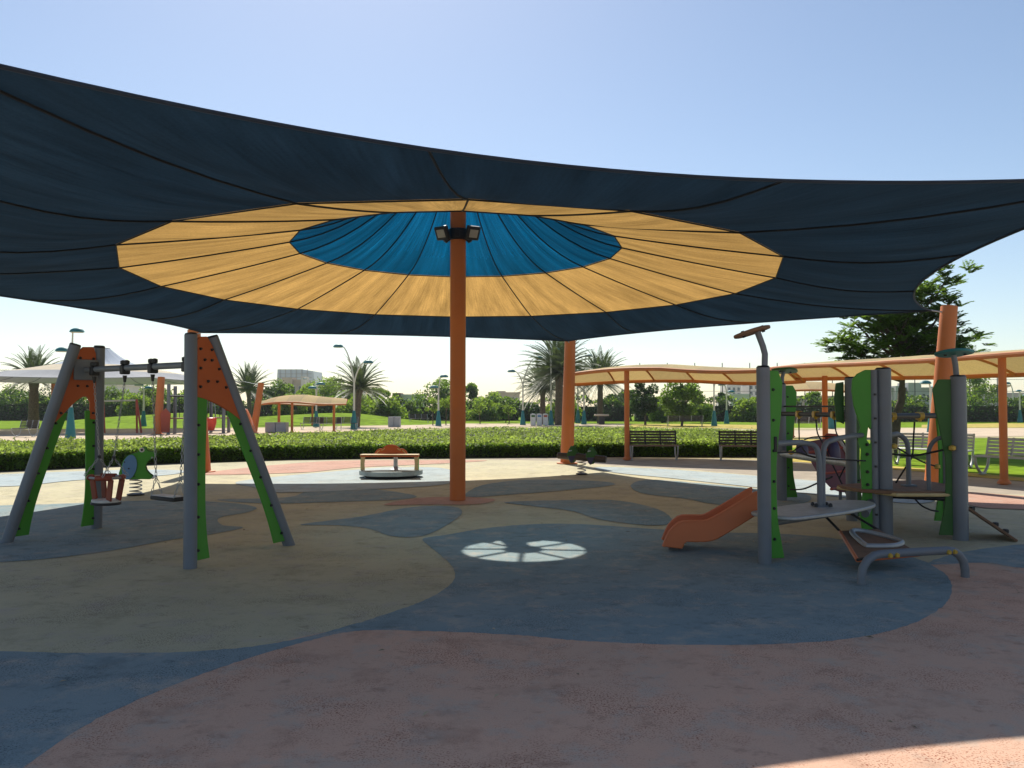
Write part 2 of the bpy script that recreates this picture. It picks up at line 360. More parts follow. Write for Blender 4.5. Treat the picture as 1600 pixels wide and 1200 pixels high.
zone('blue_surface', [(789,784),(872,781),(959,781),(1025,794),(1051,814),(1016,820),(937,811),(894,798),(832,790)], 'blue', Z)
zone('blue_surface', [(986,757),(1016,749),(1100,755),(1182,763),(1260,772),(1255,786),(1180,792),(1108,786),(1073,779),(1003,770)], 'blue', Z)
zone('pink_surface', [(600,788),(650,778),(715,776),(770,779),(762,785),(730,788),(660,788)], 'pink', Z)
zone('pink_surface', [(315,741),(400,729),(520,720),(640,718.5),(760,719),(690,724),(560,730),(470,738)], 'pink', Z)
zone('sunlit_blue_surface', [(372,752),(480,740),(600,731),(690,731),(712,745),(690,757),(560,765),(430,769),(400,762)], 'lightblue', Z)  # blue rubber beyond the canopy shadow, sunlit paleness painted in
zone('sunlit_blue_surface', [(-260,762),(-200,752),(0,741),(200,734),(285,735),(260,742),(120,750),(0,760)], 'lightblue', Z)
zone('sunlit_blue_surface', [(930,730),(1000,731),(1100,737),(1250,749),(1400,763),(1460,776),(1430,786),(1300,775),(1170,760),(1050,747),(960,738)], 'lightblue', Z)
zone('pink_surface', [(1485,768),(1600,775),(1760,788),(1760,806),(1600,796),(1520,790)], 'pink', Z)
# lawns and paths beyond
def wzone(name, pts, m, z, label=None): return struct(name, sheet(pts, z), m, label)
wzone('lawn', [(9.9,24.2),(13.6,20.6),(15.8,17.2),(30,14),(60,20),(60,42),(30,42.5),(12,41)], -.018, 'x') if False else None
wzone('lawn', [(p.x, p.y) for p in (G(1215,711),G(1330,721),G(1440,731),G(1520,739),G(1620,748),G(2100,760),G(2500,700),G(2000,686),G(1600,684),G(1440,684),G(1330,688),G(1230,697))], 'lawn', -.016, 'green lawn behind the silver benches')
wzone('dry_grass', [(p.x, p.y) for p in (G(1205,718),G(1330,727),G(1450,737),G(1620,753),G(1900,775),G(1900,762),G(1620,747),G(1450,732),G(1330,722),G(1205,712))], 'dry', -.012, 'dry yellow grass strip behind benches')
wzone('dry_grass', [(p.x, p.y) for p in (G(1205,700),G(1290,697),G(1320,688),G(1236,684))], 'dry', -.012, 'dry yellow grass patch at the end of the hedge')
wzone('path', [(p.x, p.y) for p in (G(1225,682),G(1330,684),G(1600,681),G(2400,684),G(2400,670),G(1600,668.5),G(1330,669),G(1225,672))], 'path', -.018, 'pale path beyond the lawn')
wzone('path', [(p.x, p.y) for p in (G(-500,706),G(0,697),G(150,692),G(300,685),G(420,679),G(560,673),G(720,667),G(980,665),G(980,662.5),G(720,662),G(560,666),G(300,670),G(0,672),G(-500,676))], 'path', -.020, 'pale path behind the hedge')
wzone('lawn', [(p.x, p.y) for p in (G(-900,674),G(0,670),G(300,668.5),G(560,664.5),G(720,661),G(980,661.5),G(1225,668),G(1600,667),G(2600,668),G(2600,650),G(800,649),G(-900,650))], 'lawn', -.026, 'wide green lawn beyond the paths')
wzone('dry_grass', [(p.x, p.y) for p in (G(985,667),G(1120,668.5),G(1240,671),G(1240,664.5),G(1100,662.5),G(985,662))], 'dry', -.014, 'dry yellow grass strip behind the hedge')
wzone('dry_grass', [(p.x, p.y) for p in (G(1440,668),G(1700,667.5),G(1700,662.5),G(1560,661),G(1440,663.5))], 'dry', -.014, 'dry yellow grass by the path')
def mound(px0, px1, d, h, w):
    a = G(px0, 655).x / G(px0, 655).y * d; b = G(px1, 655).x / G(px1, 655).y * d
    mb = MB(); nx, ny = 40, 14; v = []; f = []
    for j in range(ny + 1):
        for i in range(nx + 1):
            u = i / nx; w_ = j / ny
            v.append((a + (b-a)*u, d - w/2 + w*w_, -.04 + h * math.sin(PI*u)**1.2 * math.sin(PI*w_)**1.2 * (1 + .15*math.sin(u*9 + w_*3))))
    for j in range(ny):
        for i in range(nx): q = j*(nx+1)+i; f.append((q, q+1, q+nx+2, q+nx+1))
    mb.add(v, f); o = mb.build('lawn_mound', 'lawn'); o['kind'] = 'structure'; o['label'] = 'gentle green lawn mound'
mound(110, 420, 84, .95, 20); mound(290, 690, 80, .95, 20)

# ------------------------------------------------------------------ the big shade canopy
def arcpt(c, r, a): return Vector((c.x + r*math.cos(a), c.y + r*math.sin(a), 0))
def canopy(name, label, base, corners, H, rings, mats, seam_step, group, mast_r=.135, post_mat='orange', fine=True, wshift=None, sag=1.0):
    root = thing(name, label, 'shade canopy', base, group)
    nC = 6; (r0, z0), (r1, z1), (r2, z2) = rings
    ang = [math.atan2(c.y - base.y, c.x - base.x) for c in corners]
    nominal = [R(15 + 60*k) for k in range(6)]
    W = wshift or [(0, .335, .665)] * 6
    def edge(j, w):
        a = corners[j]; b = corners[(j+1) % 6]; p = a.lerp(b, w)
        inw = (base - (a+b)/2); inw.z = 0; inw.normalize()
        return p + inw * (sag[j] if isinstance(sag, tuple) else sag) * 4*w*(1-w) + Vector((0,0,-.06*4*w*(1-w)))
    seams = []     # (angle, edge j, w)
    for j in range(6):
        for k in range(3): seams.append((nominal[j] + R(20*k), j, W[j][k]))
    def poly(a, r, z): return Vector((base.x + r*math.cos(a), base.y + r*math.sin(a), z))
    # profile between the rings: flared cone
    def inner(a, t):   # hole -> ring1
        r = r0 + (r1 - r0)*t; q = max(0., (r1 - r) / (r1 - r0))
        return poly(a, r, z1 + (z0 - z1) * (.36*q + .64*q**2.0))
    def mid(a, t):
        r = r1 + (r2 - r1)*t
        return poly(a, r, z1 + (z2 - z1)*(1.12*t - .12*t*t) + .05*t*max(0, -math.sin(a)))
    n = len(seams)
    for i in range(n):
        a0, j0, w0 = seams[i]; a1, j1, w1 = seams[(i+1) % n]
        if a1 < a0: a1 += 2*PI
        we = w1 if j1 == j0 else 1.0
        for kind in range(3):
            nu, nt = 6, (8 if kind == 0 else 6); mb = MB(); v = []; f = []; bil = random.uniform(-.025, .07)*(.5, 1., 1.)[kind]
            for jt in range(nt + 1):
                t = jt / nt
                for iu in range(nu + 1):
                    u = iu / nu
                    if kind == 0: p = inner(a0, t).lerp(inner(a1, t), u)
                    elif kind == 1: p = mid(a0, t).lerp(mid(a1, t), u)
                    else:
                        q0 = mid(a0, 1).lerp(mid(a1, 1), u); e = edge(j0, w0 + (we - w0)*u)
                        p = q0.lerp(e, t); p.z -= .10*math.sin(PI*t)
                    p.z -= bil*math.sin(PI*u)*(math.sin(PI*t) if kind != 2 else math.sin(PI*t*.999)) 
                    v.append(p)
            for jt in range(nt):
                for iu in range(nu):
                    q = jt*(nu+1) + iu; f.append((q, q+nu+1, q+nu+2, q+1))
            mb.add(v, f); o = mb.build('fabric_panel', mats[kind], root)
        # radial seam
        pts = [inner(a0, t/8) for t in range(9)] + [mid(a0, t/6) for t in range(1, 7)]
        e = edge(j0, w0); q0 = mid(a0, 1)
        for t in range(1, 7):
            p = q0.lerp(e, t/6); p.z -= .10*math.sin(PI*t/6); pts.append(p)
        for p in pts: p.z -= .012
        MB().tube(pts, .0125 if fine else .012, 5).build('seam', 'seam', root)
    if fine:
        for r, fn in ((r1, lambda a: inner(a, 1)), (r2, lambda a: mid(a, 1))):
            MB().tube([fn(s[0]) - Vector((0,0,.012)) for s in seams], .010, 5, closed=True).build('ring_seam', 'seam', root)
    for j in range(6):
        MB().tube([edge(j, k/24) - Vector((0,0,.01)) for k in range(25)], .017, 6).build('edge_webbing', 'navyedge' if fine else mats[2], root)
    # mast with spoked crown
    MB().lathe([(mast_r, 0), (mast_r, z0 - .10), (mast_r*.98, z0 - .05)], base, 28).build('mast', post_mat, root)
    rp = [poly(2*PI*k/32, r0 + .015, z0 - .03) for k in range(32)]
    MB().tube(rp, .028, 8, closed=True).build('crown_ring', 'dark', root)
    MB().lathe([(.05, z0 - .10), (.225, z0 - .09), (.225, z0 - .06), (.05, z0 - .05)], base, 24).build('crown_plate', 'dark', root)
    for k in range(8):
        a = R(-94 + 45*k); MB().beam(poly(a, .2, z0 - .075), poly(a, r0, z0 - .04), .048, .04).build('crown_spoke', 'dark', root)
    return root, edge
def corner_post(root, top, basept, r0, r1, fab, post_mat='orange'):
    d = (top - basept).normalized()
    p = MB().tube([basept + d*(-.05), basept + (top - basept)*.5, top + d*.02], [r0, (r0 + r1)/2, r1], 24).build('corner_post', post_mat, root)
    MB().lathe([(r0*1.55, 0), (r0*1.55, .02), (r0*1.05, .025)], basept, 20).build('base_plate', post_mat, p)
    hv = (fab - top); MB().tube([top + hv*.1 - d*.10, fab], .016, 6).build('turnbuckle', 'steel', p)
    return p
def up(base, cx, cy): return Vector((cx, cy, 0))
tops = [D(1483, 481, 15.9), D(891, 531, 22.9), D(303, 517, 20.0), Vector((-10.5, 11.1, 3.62)), Vector((-3.72, 4.20, 3.80)), Vector((6.15, 6.75, 3.73))]
bases = [G(1460, 764), G(886, 724), G(317, 737), Vector((-10.1, 11.2, 0)), Vector((-3.64, 4.62, 0)), Vector((5.85, 7.0, 0))]
fabc = []
for t in tops:
    d = (MAST - t); d.z = 0; d.normalize(); fabc.append(t + d * .42 + Vector((0,0,-.06)))
main, medge = canopy('shade_canopy', 'navy, yellow and blue shade sail canopy on a central orange mast', MAST, fabc, 6.0, ((.70, 5.60), (2.81, 4.30), (5.35, 3.75)), ('f_blue', 'f_yellow', 'f_navy'), 20, None, sag=(1.15, 1.3, 1.0, 1.0, 1.05, 1.0))
for t, b, f in zip(tops, bases, fabc): corner_post(main, t, b, .19, .155, f)
# floodlights clamped to the mast
for s, lb in ((-1, 'black floodlight on the mast, on its swing set side'), (1, 'black floodlight on the mast, on its play structure side')):
    z = D(715, 367, MAST.y).z; o = thing('floodlight', lb, 'floodlight', MAST + Vector((s*.16, -.10, z)), 'floodlights on the mast')
    c = MAST + Vector((s*.26, -.16, z)); rot = Matrix.Rotation(s*R(28), 3, 'Z') @ Matrix.Rotation(R(28), 3, 'X')
    MB().box(c, (.24, .09, .24), mtx=rot).build('housing', 'dark', o, bevel=.02)
    MB().box(c + rot @ Vector((0, -.048, .0)), (.15, .012, .14), mtx=rot).build('lens', 'lens', o, bevel=.004)
    MB().tube([MAST + Vector((s*.12, -.05, z - .05)), MAST + Vector((s*.2, -.10, z - .14)), c + rot @ Vector((0, 0, -.12))], .03, 8).build('bracket', 'dark', o)
o = thing('clamp_band', 'black clamp band around the mast between the floodlights', 'clamp', MAST + Vector((0,0,z)))
MB().lathe([(.14, -.10), (.165, -.09), (.165, .09), (.14, .10)], MAST + Vector((0,0,z)), 24).build('band', 'dark', o)
MB().box(MAST + Vector((0, -.17, z)), (.08, .04, .12)).build('lug', 'dark', o, bevel=.008)

# ------------------------------------------------------------------ swing set
def bolts(root, pts, n, r=.017):
    n = Vector(n).normalized()
    for p in pts: MB().tube([Vector(p), Vector(p) + n*.02], [r, r*.7], 8).build('bolt', 'dark', root)
near_mid = (G(296, 886) + G(452, 850)) / 2
sw = thing('swing_set', 'swing set with grey posts, green boards and orange gusset panels', 'swing set', (-4.3, 9.3, 0))
def aframe(A, B, apex, topw, lo, arch):
    mid_ = (A + B) / 2; u = (B - A).normalized(); half = (B - A).length / 2
    vv = (apex - mid_); L = vv.length; v = vv.normalized(); nrm = u.cross(v).normalized()
    toc = Vector((0,0,1.6)) - mid_
    if nrm.dot(toc) < 0: nrm = -nrm
    P = lambda a, b, k=0: mid_ + u*a + v*b + nrm*k
    for s in (-1, 1):
        MB().tube([P(s*half, -.04), P(s*topw, L + .03)], .066, 20).build('post', 'grey', sw)
        MB().tube([P(s*topw, L + .028), P(s*topw*.98, L + .05)], [.068, .06], 20).build('post_cap', 'dark', sw)
        def leg(t): return s*(half + (topw - half)*t)
        lo_s = lo[0] if s < 0 else lo[1]
        out = []; inn = []
        for k in range(13):
            t = .02 + (lo_s/L + .05 - .02)*k/12
            w = .15 + .05*(1 - min(1, t/.25))**2 - .02*math.sin(PI*min(1, t/.7))
            out.append((leg(t) - s*.055, t*L)); inn.append((leg(t) - s*(.055 + w), t*L))
        pl = out + inn[::-1]
        if s > 0: pl = pl[::-1]
        b = MB().prism(pl, mid_ + nrm*.01, u, v, .022).build('side_board', 'green', sw, bevel=.004)
        bolts(sw, [P(leg(t) - s*.085, t*L, .02) for t in (.06, .2, .34, .47, .6)], nrm)
    # gusset
    a, c = lo; pl = []
    lg = lambda s, z: s*(half + (topw - half)*z/L)
    pl.append((lg(-1, a) + .05, a)); pl.append((lg(-1, L - .02) + .05, L - .03)); pl.append((lg(-1, L) + .1, L + .02)); pl.append((lg(1, L) - .1, L + .03)); pl.append((lg(1, L) - .05, L - .06)); pl.append((lg(1, c) - .05, c))
    x0 = lg(1, c) - arch[1]; x1 = lg(-1, a) + arch[2]
    for k in range(13):
        q = k / 12; x = x0 + (x1 - x0)*q; zb = c + (a - c)*q
        pl.append((x, zb + .01 + arch[0]*math.sin(PI*q**arch[3])))
    MB().prism(pl[::-1], mid_ + nrm*.014, u, v, .026).build('gusset_panel', 'oboard', sw, bevel=.005)
    bolts(sw, [P(lg(s, z) - s*.10, z, .028) for s in (-1, 1) for z in (a + .12, L*.86, L*.95)] + [P(-.05, L*.9, .028), P(.05, L*.9, .028), P(-.06, L*.8, .028), P(.07, L*.8, .028)], nrm)
    return P(0, L*.90)
A1, B1 = G(296, 886), G(452, 850); ap1 = D(316, 530, (A1.y + B1.y)/2)
A2, B2 = G(10, 846), G(152, 824); ap2 = D(136, 545, (A2.y + B2.y)/2)
b1 = aframe(A1, B1, ap1, .15, (1.72, 1.46), (.045, .06, .07, 1)); b2 = aframe(A2, B2, ap2, .17, (1.42, 1.45), (.30, .14, .08, .55))
b1.z = b2.z = 2.06
MB().tube([b2 + (b1 - b2).normalized()*.02, b1 + (b2 - b1).normalized()*.02], .037, 16).build('crossbeam', 'grey', sw)
bd = (b1 - b2).normalized()
for e, s in ((b2, 1), (b1, -1)):
    MB().box(e + bd*s*.05, (.03, .30, .26), rz=math.atan2(bd.y, bd.x)).build('beam_bracket', 'grey', sw, bevel=.01)
beamp = lambda t: b2.lerp(b1, t)
def chain(name, a, b, parent):
    a = Vector(a); b = Vector(b); n = max(4, int((b - a).length / .042)); mb = MB(); t = (b - a).normalized()
    s = t.cross(Vector((0,1,0))).normalized(); w = t.cross(s)
    for k in range(n):
        c = a.lerp(b, (k + .5)/n); e = s if k % 2 else w
        pts = [c + t*.026*math.cos(q*PI/4) + e*.012*math.sin(q*PI/4) for q in range(8)]
        mb.tube(pts, .0042, 4, closed=True)
    return mb.build(name, 'steel', parent)
def hanger(p):
    for s in (-1, 1):
        MB().lathe([(.01, -.03), (.034, -.02), (.034, .02), (.01, .03)], p + bd*s*.036 + Vector((0,0,.065)), 12).build('hanger_knob', 'black', sw)
    MB().box(p + Vector((0,0,-.02)), (.075, .105, .115), rz=math.atan2(bd.y, bd.x)).build('hanger_clamp', 'dark', sw, bevel=.015)
    MB().tube([p + Vector((0,0,-.09)), p + Vector((0,0,-.17))], [.026, .014], 10).build('hanger_swivel', 'dark', sw)
hp = [beamp(t) for t in (.10, .37, .60, .86)]
for p in hp: hanger(p)
# toddler seat
c = D(166, 748, (hp[0].y + hp[1].y)/2); c.z = .74
sd = bd; nd = Vector((-bd.y, bd.x, 0))
ts = thing('toddler_swing', 'red toddler cage swing seat hanging on chains', 'swing seat', c + Vector((0,0,-.3)))
Q = lambda a, b, z: c + sd*a + nd*b + Vector((0,0,z))
bar = [Q(.235*math.cos(t)*(1 if abs(math.cos(t)) < .8 else .98), .17*math.sin(t), 0) for t in [k*2*PI/20 for k in range(20)]]
MB().tube(bar, .016, 8, closed=True).build('ring_bar', 'steel', ts)
for k0 in (1, 6, 11, 16):
    MB().tube([bar[(k0+q) % 20] for q in range(4)], .032, 10).build('sleeve', 'strapred', ts)
for a, b in ((-.21, -.06), (.21, -.06), (-.21, .08), (.21, .08)):
    MB().beam(Q(a, b, -.01), Q(a*.72, b*.85, -.27), .10, .022, up=nd).build('strap', 'strapred', ts, bevel=.006)
MB().prism([(.19*math.cos(t), .15*math.sin(t)) for t in [k*2*PI/20 for k in range(20)]], Q(0, 0, -.285), sd, nd, .035).build('seat', 'white', ts, bevel=.01)
MB().prism([(.20*math.cos(t), .16*math.sin(t)) for t in [k*2*PI/20 for k in range(20)]], Q(0, 0, -.315), sd, nd, .03).build('seat_base', 'black', ts, bevel=.008)
for s, h in ((-1, hp[0]), (1, hp[1])):
    k = Q(s*.16, 0, .24); chain('chain', h + Vector((0,0,-.16)), k, ts)
    MB().tube([k + Vector((0,0,.02)), k + Vector((0,0,-.02))], .02, 8).build('shackle', 'dark', ts)
    for b in (-.16, .16): chain('chain', k, Q(s*.20, b, .02), ts)
c = (hp[2] + hp[3]) / 2; c.z = .565
fs = thing('flat_swing', 'flat black rubber swing seat hanging on chains', 'swing seat', c)
MB().prism([(x*.23, y*.085) for x, y in ((-1,-.8),(-.9,-1),(.9,-1),(1,-.8),(1,.8),(.9,1),(-.9,1),(-1,.8))], c, sd, nd, .045).build('seat', 'black', fs, bevel=.012)
MB().prism([(x*.20, y*.07) for x, y in ((-1,-1),(1,-1),(1,1),(-1,1))], c + Vector((0,0,.026)), sd, nd, .012).build('seat_pad', 'white', fs, bevel=.004)
for s, h in ((-1, hp[2]), (1, hp[3])):
    k = c + sd*s*.235 + Vector((0,0,.24)); chain('chain', h + Vector((0,0,-.16)), k, fs)
    for b in (-.07, .07): chain('chain', k, c + sd*s*.215 + nd*b + Vector((0,0,.015)), fs)

# ------------------------------------------------------------------ frog spring rider
def spring(mb, p, r, h, turns, wire=.011):
    pts = [p + Vector((r*math.cos(2*PI*turns*k/80), r*math.sin(2*PI*turns*k/80), h*k/80)) for k in range(81)]
    return mb.tube(pts, wire, 7)
fp = G(212, 773); fr = thing('spring_rider', 'green frog shaped spring rider with blue leg panel', 'spring rider', fp)
spring(MB(), fp + Vector((0,0,.03)), .10, .28, 4.2).build('spring', 'steel', fr)
MB().lathe([(.15, 0), (.15, .02), (.06, .035)], fp, 18).build('base_plate', 'dark', fr)
sc = fp.y / F / 6
frog = [(605,762),(606,715),(622,655),(640,600),(672,556),(716,541),(757,528),(766,500),(778,484),(795,478),(815,488),(824,512),(850,524),(884,530),(905,545),(900,566),(880,584),(846,600),(826,628),(815,665),(824,700),(846,730),(872,752),(882,772),(850,781),(750,776),(660,770)]
cx = 735; fz = lambda y: (772 - y)*sc + .30
fu = Vector((math.cos(R(20)), math.sin(R(20)), 0)); fn = Vector((-fu.y, fu.x, 0)); fo = Vector((fp.x, fp.y, 0))
fl = [((x - cx)*sc/math.cos(R(20)), fz(y)) for x, y in frog]
for k, off in enumerate((-.13, .13)):
    MB().prism(fl, fo + fn*off, fu, (0,0,1), .024).build('side_panel', 'green' if k == 0 else 'dgreen', fr, bevel=.005)
leg = [((690 - cx + 58*math.cos(t)*(1 if math.cos(t) < 0 else 1) + 12*math.sin(t)*-1)*sc/.94, fz(662 + 113*math.sin(t))) for t in [k*2*PI/28 for k in range(28)]]
MB().prism(leg[::-1], fo + fn*-.155, fu, (0,0,1), .02).build('leg_panel', 'bluepl', fr, bevel=.005)
P3 = lambda x, y, off: fo + fu*((x - cx)*sc/.94) + Vector((0,0,fz(y))) + fn*off
e = MB().tube([P3(786, 506, -.142), P3(786, 506, -.152)], .044, 18).build('eye', 'white', fr)
MB().tube([P3(786, 506, -.152), P3(786, 506, -.156)], .022, 14).build('pupil', 'black', e)
bolts(fr, [P3(650, 615, -.165), P3(684, 676, -.165), P3(640, 750, -.142), P3(728, 750, -.165)], -fn, .014)
MB().beam(P3(720, 690, -.12), P3(720, 690, .12), .24, .03).build('seat', 'black', fr, bevel=.008)
MB().tube([P3(870, 577, -.26), P3(870, 577, .26)], .015, 10).build('handlebar', 'steel', fr)
MB().tube([P3(880, 765, -.26), P3(880, 765, .26)], .018, 10).build('foot_bar', 'steel', fr)
MB().beam(P3(725, 770, -.12), P3(725, 770, .12), .28, .03).build('underplate', 'dark', fr)

# ------------------------------------------------------------------ carousel with bench rail
cp = G(611, 745); ca = thing('carousel', 'low grey spinning carousel with orange rail and scalloped orange panel', 'carousel', cp)
MB().lathe([(.58, .0), (.60, .05), (.62, .055)], cp, 40).build('turntable', 'black', ca)
MB().lathe([(.66, .055), (.715, .06), (.715, .155), (.70, .165), (.12, .175)], cp, 48).build('platform', 'lightblue', ca, angle=50)
CQ = lambda x, y, z: cp + Vector((x, y, z))
for s in (-1, 1):
    for yy in (-.22,):
        MB().prism([(-.045, .17), (.045, .17), (.035, .30), (.05, .47), (-.05, .47), (-.035, .30)], CQ(s*.60, yy, 0), (1,0,0), (0,0,1), .03).build('rail_post', 'cream', ca, bevel=.006)
        MB().prism([(-.03, .17), (.04, .17), (.03, .30), (.045, .46), (-.03, .46)], CQ(s*.635, yy + .02, 0), (.3,.95,0), (0,0,1), .022).build('post_board', 'green', ca, bevel=.005)
MB().box(CQ(0, -.18, .485), (1.30, .26, .035)).build('rail_seat', 'oboard', ca, bevel=.008)
MB().box(CQ(0, -.18, .515), (1.31, .27, .016)).build('seat_edge', 'cream', ca, bevel=.005)
sco = [(-.37, .505), (-.37, .545), (-.33, .60), (-.27, .64), (-.20, .645), (-.15, .69), (-.08, .725), (0, .735), (.08, .725), (.15, .69), (.20, .645), (.27, .64), (.33, .60), (.37, .545), (.37, .505)]
sp = [(p.x, p.y) for p in spline(sco, 4, False)]
MB().prism(sp[::-1], CQ(0, .0, 0), (1,0,0), (0,0,1), .022).build('scalloped_panel', 'oboard', ca, bevel=.004)
for s in (-1, 1):
    MB().tube([CQ(s*.33, -.015, .53), CQ(s*.29, -.015, .58), CQ(s*.26, -.015, .60)], .011, 6).build('panel_groove', 'cream', ca)
    MB().tube([CQ(s*.22, -.015, .605), CQ(s*.17, -.015, .62), CQ(s*.145, -.015, .65)], .011, 6).build('panel_groove', 'cream', ca)
MB().lathe([(.16, .17), (.10, .20), (.05, .24), (.045, .47)], CQ(.10, .02, 0), 20).build('hub', 'steel', ca)

# ------------------------------------------------------------------ two-seat spring rocker
rp_ = G(909, 741); rk = thing('spring_rocker', 'log beam spring rocker with two green leaf shaped panels', 'spring rider', rp_)
spring(MB(), rp_ + Vector((0,0,.02)), .095, .30, 4.0, .013).build('spring', 'white', rk)
MB().lathe([(.14, 0), (.14, .02), (.05, .035)], rp_, 18).build('base_plate', 'dark', rk)
ru = Vector((.94, -.34, 0)).normalized(); rn = Vector((-ru.y, ru.x, 0)); RP = lambda a, b, z: rp_ + ru*a + rn*b + Vector((0,0,z))
MB().tube([RP(-.60, 0, .43), RP(-.58, 0, .428), RP(0, 0, .40), RP(.58, 0, .362), RP(.60, 0, .36)], [.05, .075, .085, .08, .055], 16).build('log_beam', 'wood', rk)
lf = [(p.x, p.y) for p in spline([(0, .24), (.07, .15), (.115, .03), (.08, -.06), (.05, -.13), (0, -.17), (-.05, -.13), (-.08, -.06), (-.115, .03), (-.07, .15)], 4)]
for a in (-.22, .24):
    o = MB().prism([(x, y) for x, y in lf if True][::-1], RP(a, -.10, .42 - a*.06), ru*.85 + rn*.5, (0,0,1), .024).build('leaf_panel', 'dgreen', rk, bevel=.005)
    MB().prism([(x, min(y, .0)) for x, y in lf][::-1], RP(a, -.118, .42 - a*.06), (ru*.85 + rn*.5)*.86, (0,0,.9), .02).build('lower_panel', 'purple', o, bevel=.004)
    MB().tube([RP(a, -.32, .56), RP(a, .28, .56)], .014, 8).build('handlebar', 'steel', rk)
    MB().prism([(x, y) for x, y in lf][::-1], RP(a, .10, .42 - a*.06), ru*.85 + rn*.5, (0,0,1), .024).build('leaf_panel', 'dgreen', rk, bevel=.005)

# ------------------------------------------------------------------ play structure
ps = thing('play_structure', 'climbing play structure of grey posts, green boards, decks and rope nets', 'playground', (4.6, 10.2, 0))
def post(p, h, r=.078, m='grey'):
    MB().tube([p + Vector((0,0,-.05)), p + Vector((0,0,h))], r, 24).build('post', m, ps)
    MB().tube([p + Vector((0,0,h)), p + Vector((0,0,h + .02))], [r*1.02, r*.8], 24).build('post_cap', 'dark', ps)
def plank(p, ux, h, wt, wb, off, m='green', fork=False, z0=.04, th=.032):
    ux = Vector(ux).normalized(); k = []
    N = 16
    for i in range(N + 1):
        t = i / N; z = z0 + (h - z0)*t
        w = wb + (wt - wb)*max(0, (t - .5)*2)**1.0 - .045*math.sin(PI*min(1, t*1.25))*(1 if t < .8 else 0) + .04*max(0, 1 - t*5)
        if i == N: w *= .65
        k.append((off + w, z))
    pl = [(off, z0)] + k + [(off, h)]
    nn = ux.cross(Vector((0,0,1)))
    o = MB().prism(pl, p, ux, (0,0,1), th).build('board', m, ps, bevel=.006)
    for t in (.12, .28, .42, .58, .74, .9):
        MB().tube([p + ux*(off + .045) + nn*.016 + Vector((0,0,h*t)), p + ux*(off + .045) + nn*.034 + Vector((0,0,h*t))], [.017, .011], 8).build('bolt', 'dark', ps)
    return o
P1 = G(1195, 879); P2 = G(1221, 781); PB = G(1331, 812); PA = G(1383, 834); PC = G(1501, 842); PD = G(1482, 818)
post(P1, 2.00, .068); plank(P1, (1, .25, 0), 1.97, .16, .12, .06)
post(P2, 1.98, .088); plank(P2, (1, .15, 0), 1.96, .22, .17, .08, 'green')
post(PB, 2.0, .075); plank(PB, (1, .4, 0), 1.96, .12, .12, .07, 'dgreen')
pl = MB().prism([(-.05, 1.35), (-.16, 1.4), (-.19, 1.7), (-.16, 1.93), (-.05, 1.95)], PB + Vector((-.03,.05,0)), (1,.1,0), (0,0,1), .03).build('board', 'dgreen', ps, bevel=.006)
post(PA, 2.07, .094)
MB().tube([PA + Vector((-.135, -.03, -.05)), PA + Vector((-.135, -.03, 2.06))], .046, 16).build('post', 'grey', ps)
for z in (.25, .55, .85, 1.15, 1.45, 1.75): MB().tube([PA + Vector((-.14, -.08, z - .012)), PA + Vector((-.14, -.08, z + .012))], .018, 8).build('bolt', 'dark', ps)
gp = [(-.16, .03), (-.30, .03), (-.325, .25), (-.29, .5), (-.315, .85), (-.30, 1.05), (-.335, 1.16), (-.325, 1.28), (-.305, 1.33), (-.33, 1.42), (-.385, 1.6), (-.41, 1.8), (-.40, 1.94), (-.34, 2.01), (-.24, 2.06), (-.16, 2.06), (-.16, 1.35), (-.19, 1.31), (-.21, 1.36), (-.235, 1.18), (-.19, 1.12), (-.16, 1.22)]
MB().prism(gp[::-1], PA + Vector((0, -.04, 0)), (1, -.05, 0), (0,0,1), .034).build('board', 'green', ps, bevel=.006)
for z in (.3, .62, .78, 1.0, 1.12): MB().tube([PA + Vector((-.235, -.05, z)), PA + Vector((-.235, -.08, z))], [.022, .014], 8).build('bolt', 'dark', ps)
post(PC, 1.96, .088); plank(PC, (-1, .25, 0), 1.93, .22, .12, .08, 'dgreen')
post(PD, 1.93, .085); plank(PD, (-1, -.12, 0), 1.90, .10, .10, .07, 'green')
# leaf shaped roofs on bent poles
def leafroof(p, h, pts, c, L, W, tilt, yaw, m):
    MB().tube([Vector(q) for q in pts], .032, 12).build('leaf_stem', 'grey', ps)
    rot = Matrix.Rotation(yaw, 3, 'Z') @ Matrix.Rotation(tilt, 3, 'Y') @ Matrix.Rotation(R(-9), 3, 'X'); o = []
    out = spline([(-L, 0), (-L*.55, -W*.8), (0, -W), (L*.5, -W*.75), (L, 0), (L*.5, W*.75), (0, W), (-L*.55, W*.8)], 4)
    mb = MB(); mb.prism([(q.x, q.y) for q in out], c, rot @ Vector((1,0,0)), rot @ Vector((0,1,0)), .035); lf_ = mb.build('leaf_roof', m, ps, bevel=.01)
    for s in (-.10, .12):
        MB().tube([Vector(c) + rot @ Vector((s, 0, -.035)), Vector(c) + rot @ Vector((s, 0, .035))], .017, 8).build('leaf_bolt', 'dark', lf_)
leafroof(P1, 2, [P1 + Vector((.015,0,1.98)), P1 + Vector((.02,0,2.14)), P1 + Vector((0,0,2.22)), P1 + Vector((-.06,0,2.385))], P1 + Vector((-.11,0,2.37)), .205, .15, R(-16), R(8), 'brown')
leafroof(P2, 2, [P2 + Vector((.03,0,1.96)), P2 + Vector((.035,0,2.1)), P2 + Vector((.06,0,2.2))], P2 + Vector((.08,0,2.215)), .25, .2, R(4), R(20), 'dgreen')
leafroof(PC, 2, [PC + Vector((-.02,0,1.95)), PC + Vector((-.03,0,2.1)), PC + Vector((-.05,0,2.22))], PC + Vector((-.045,0,2.25)), .22, .2, R(-2), R(-15), 'teal')
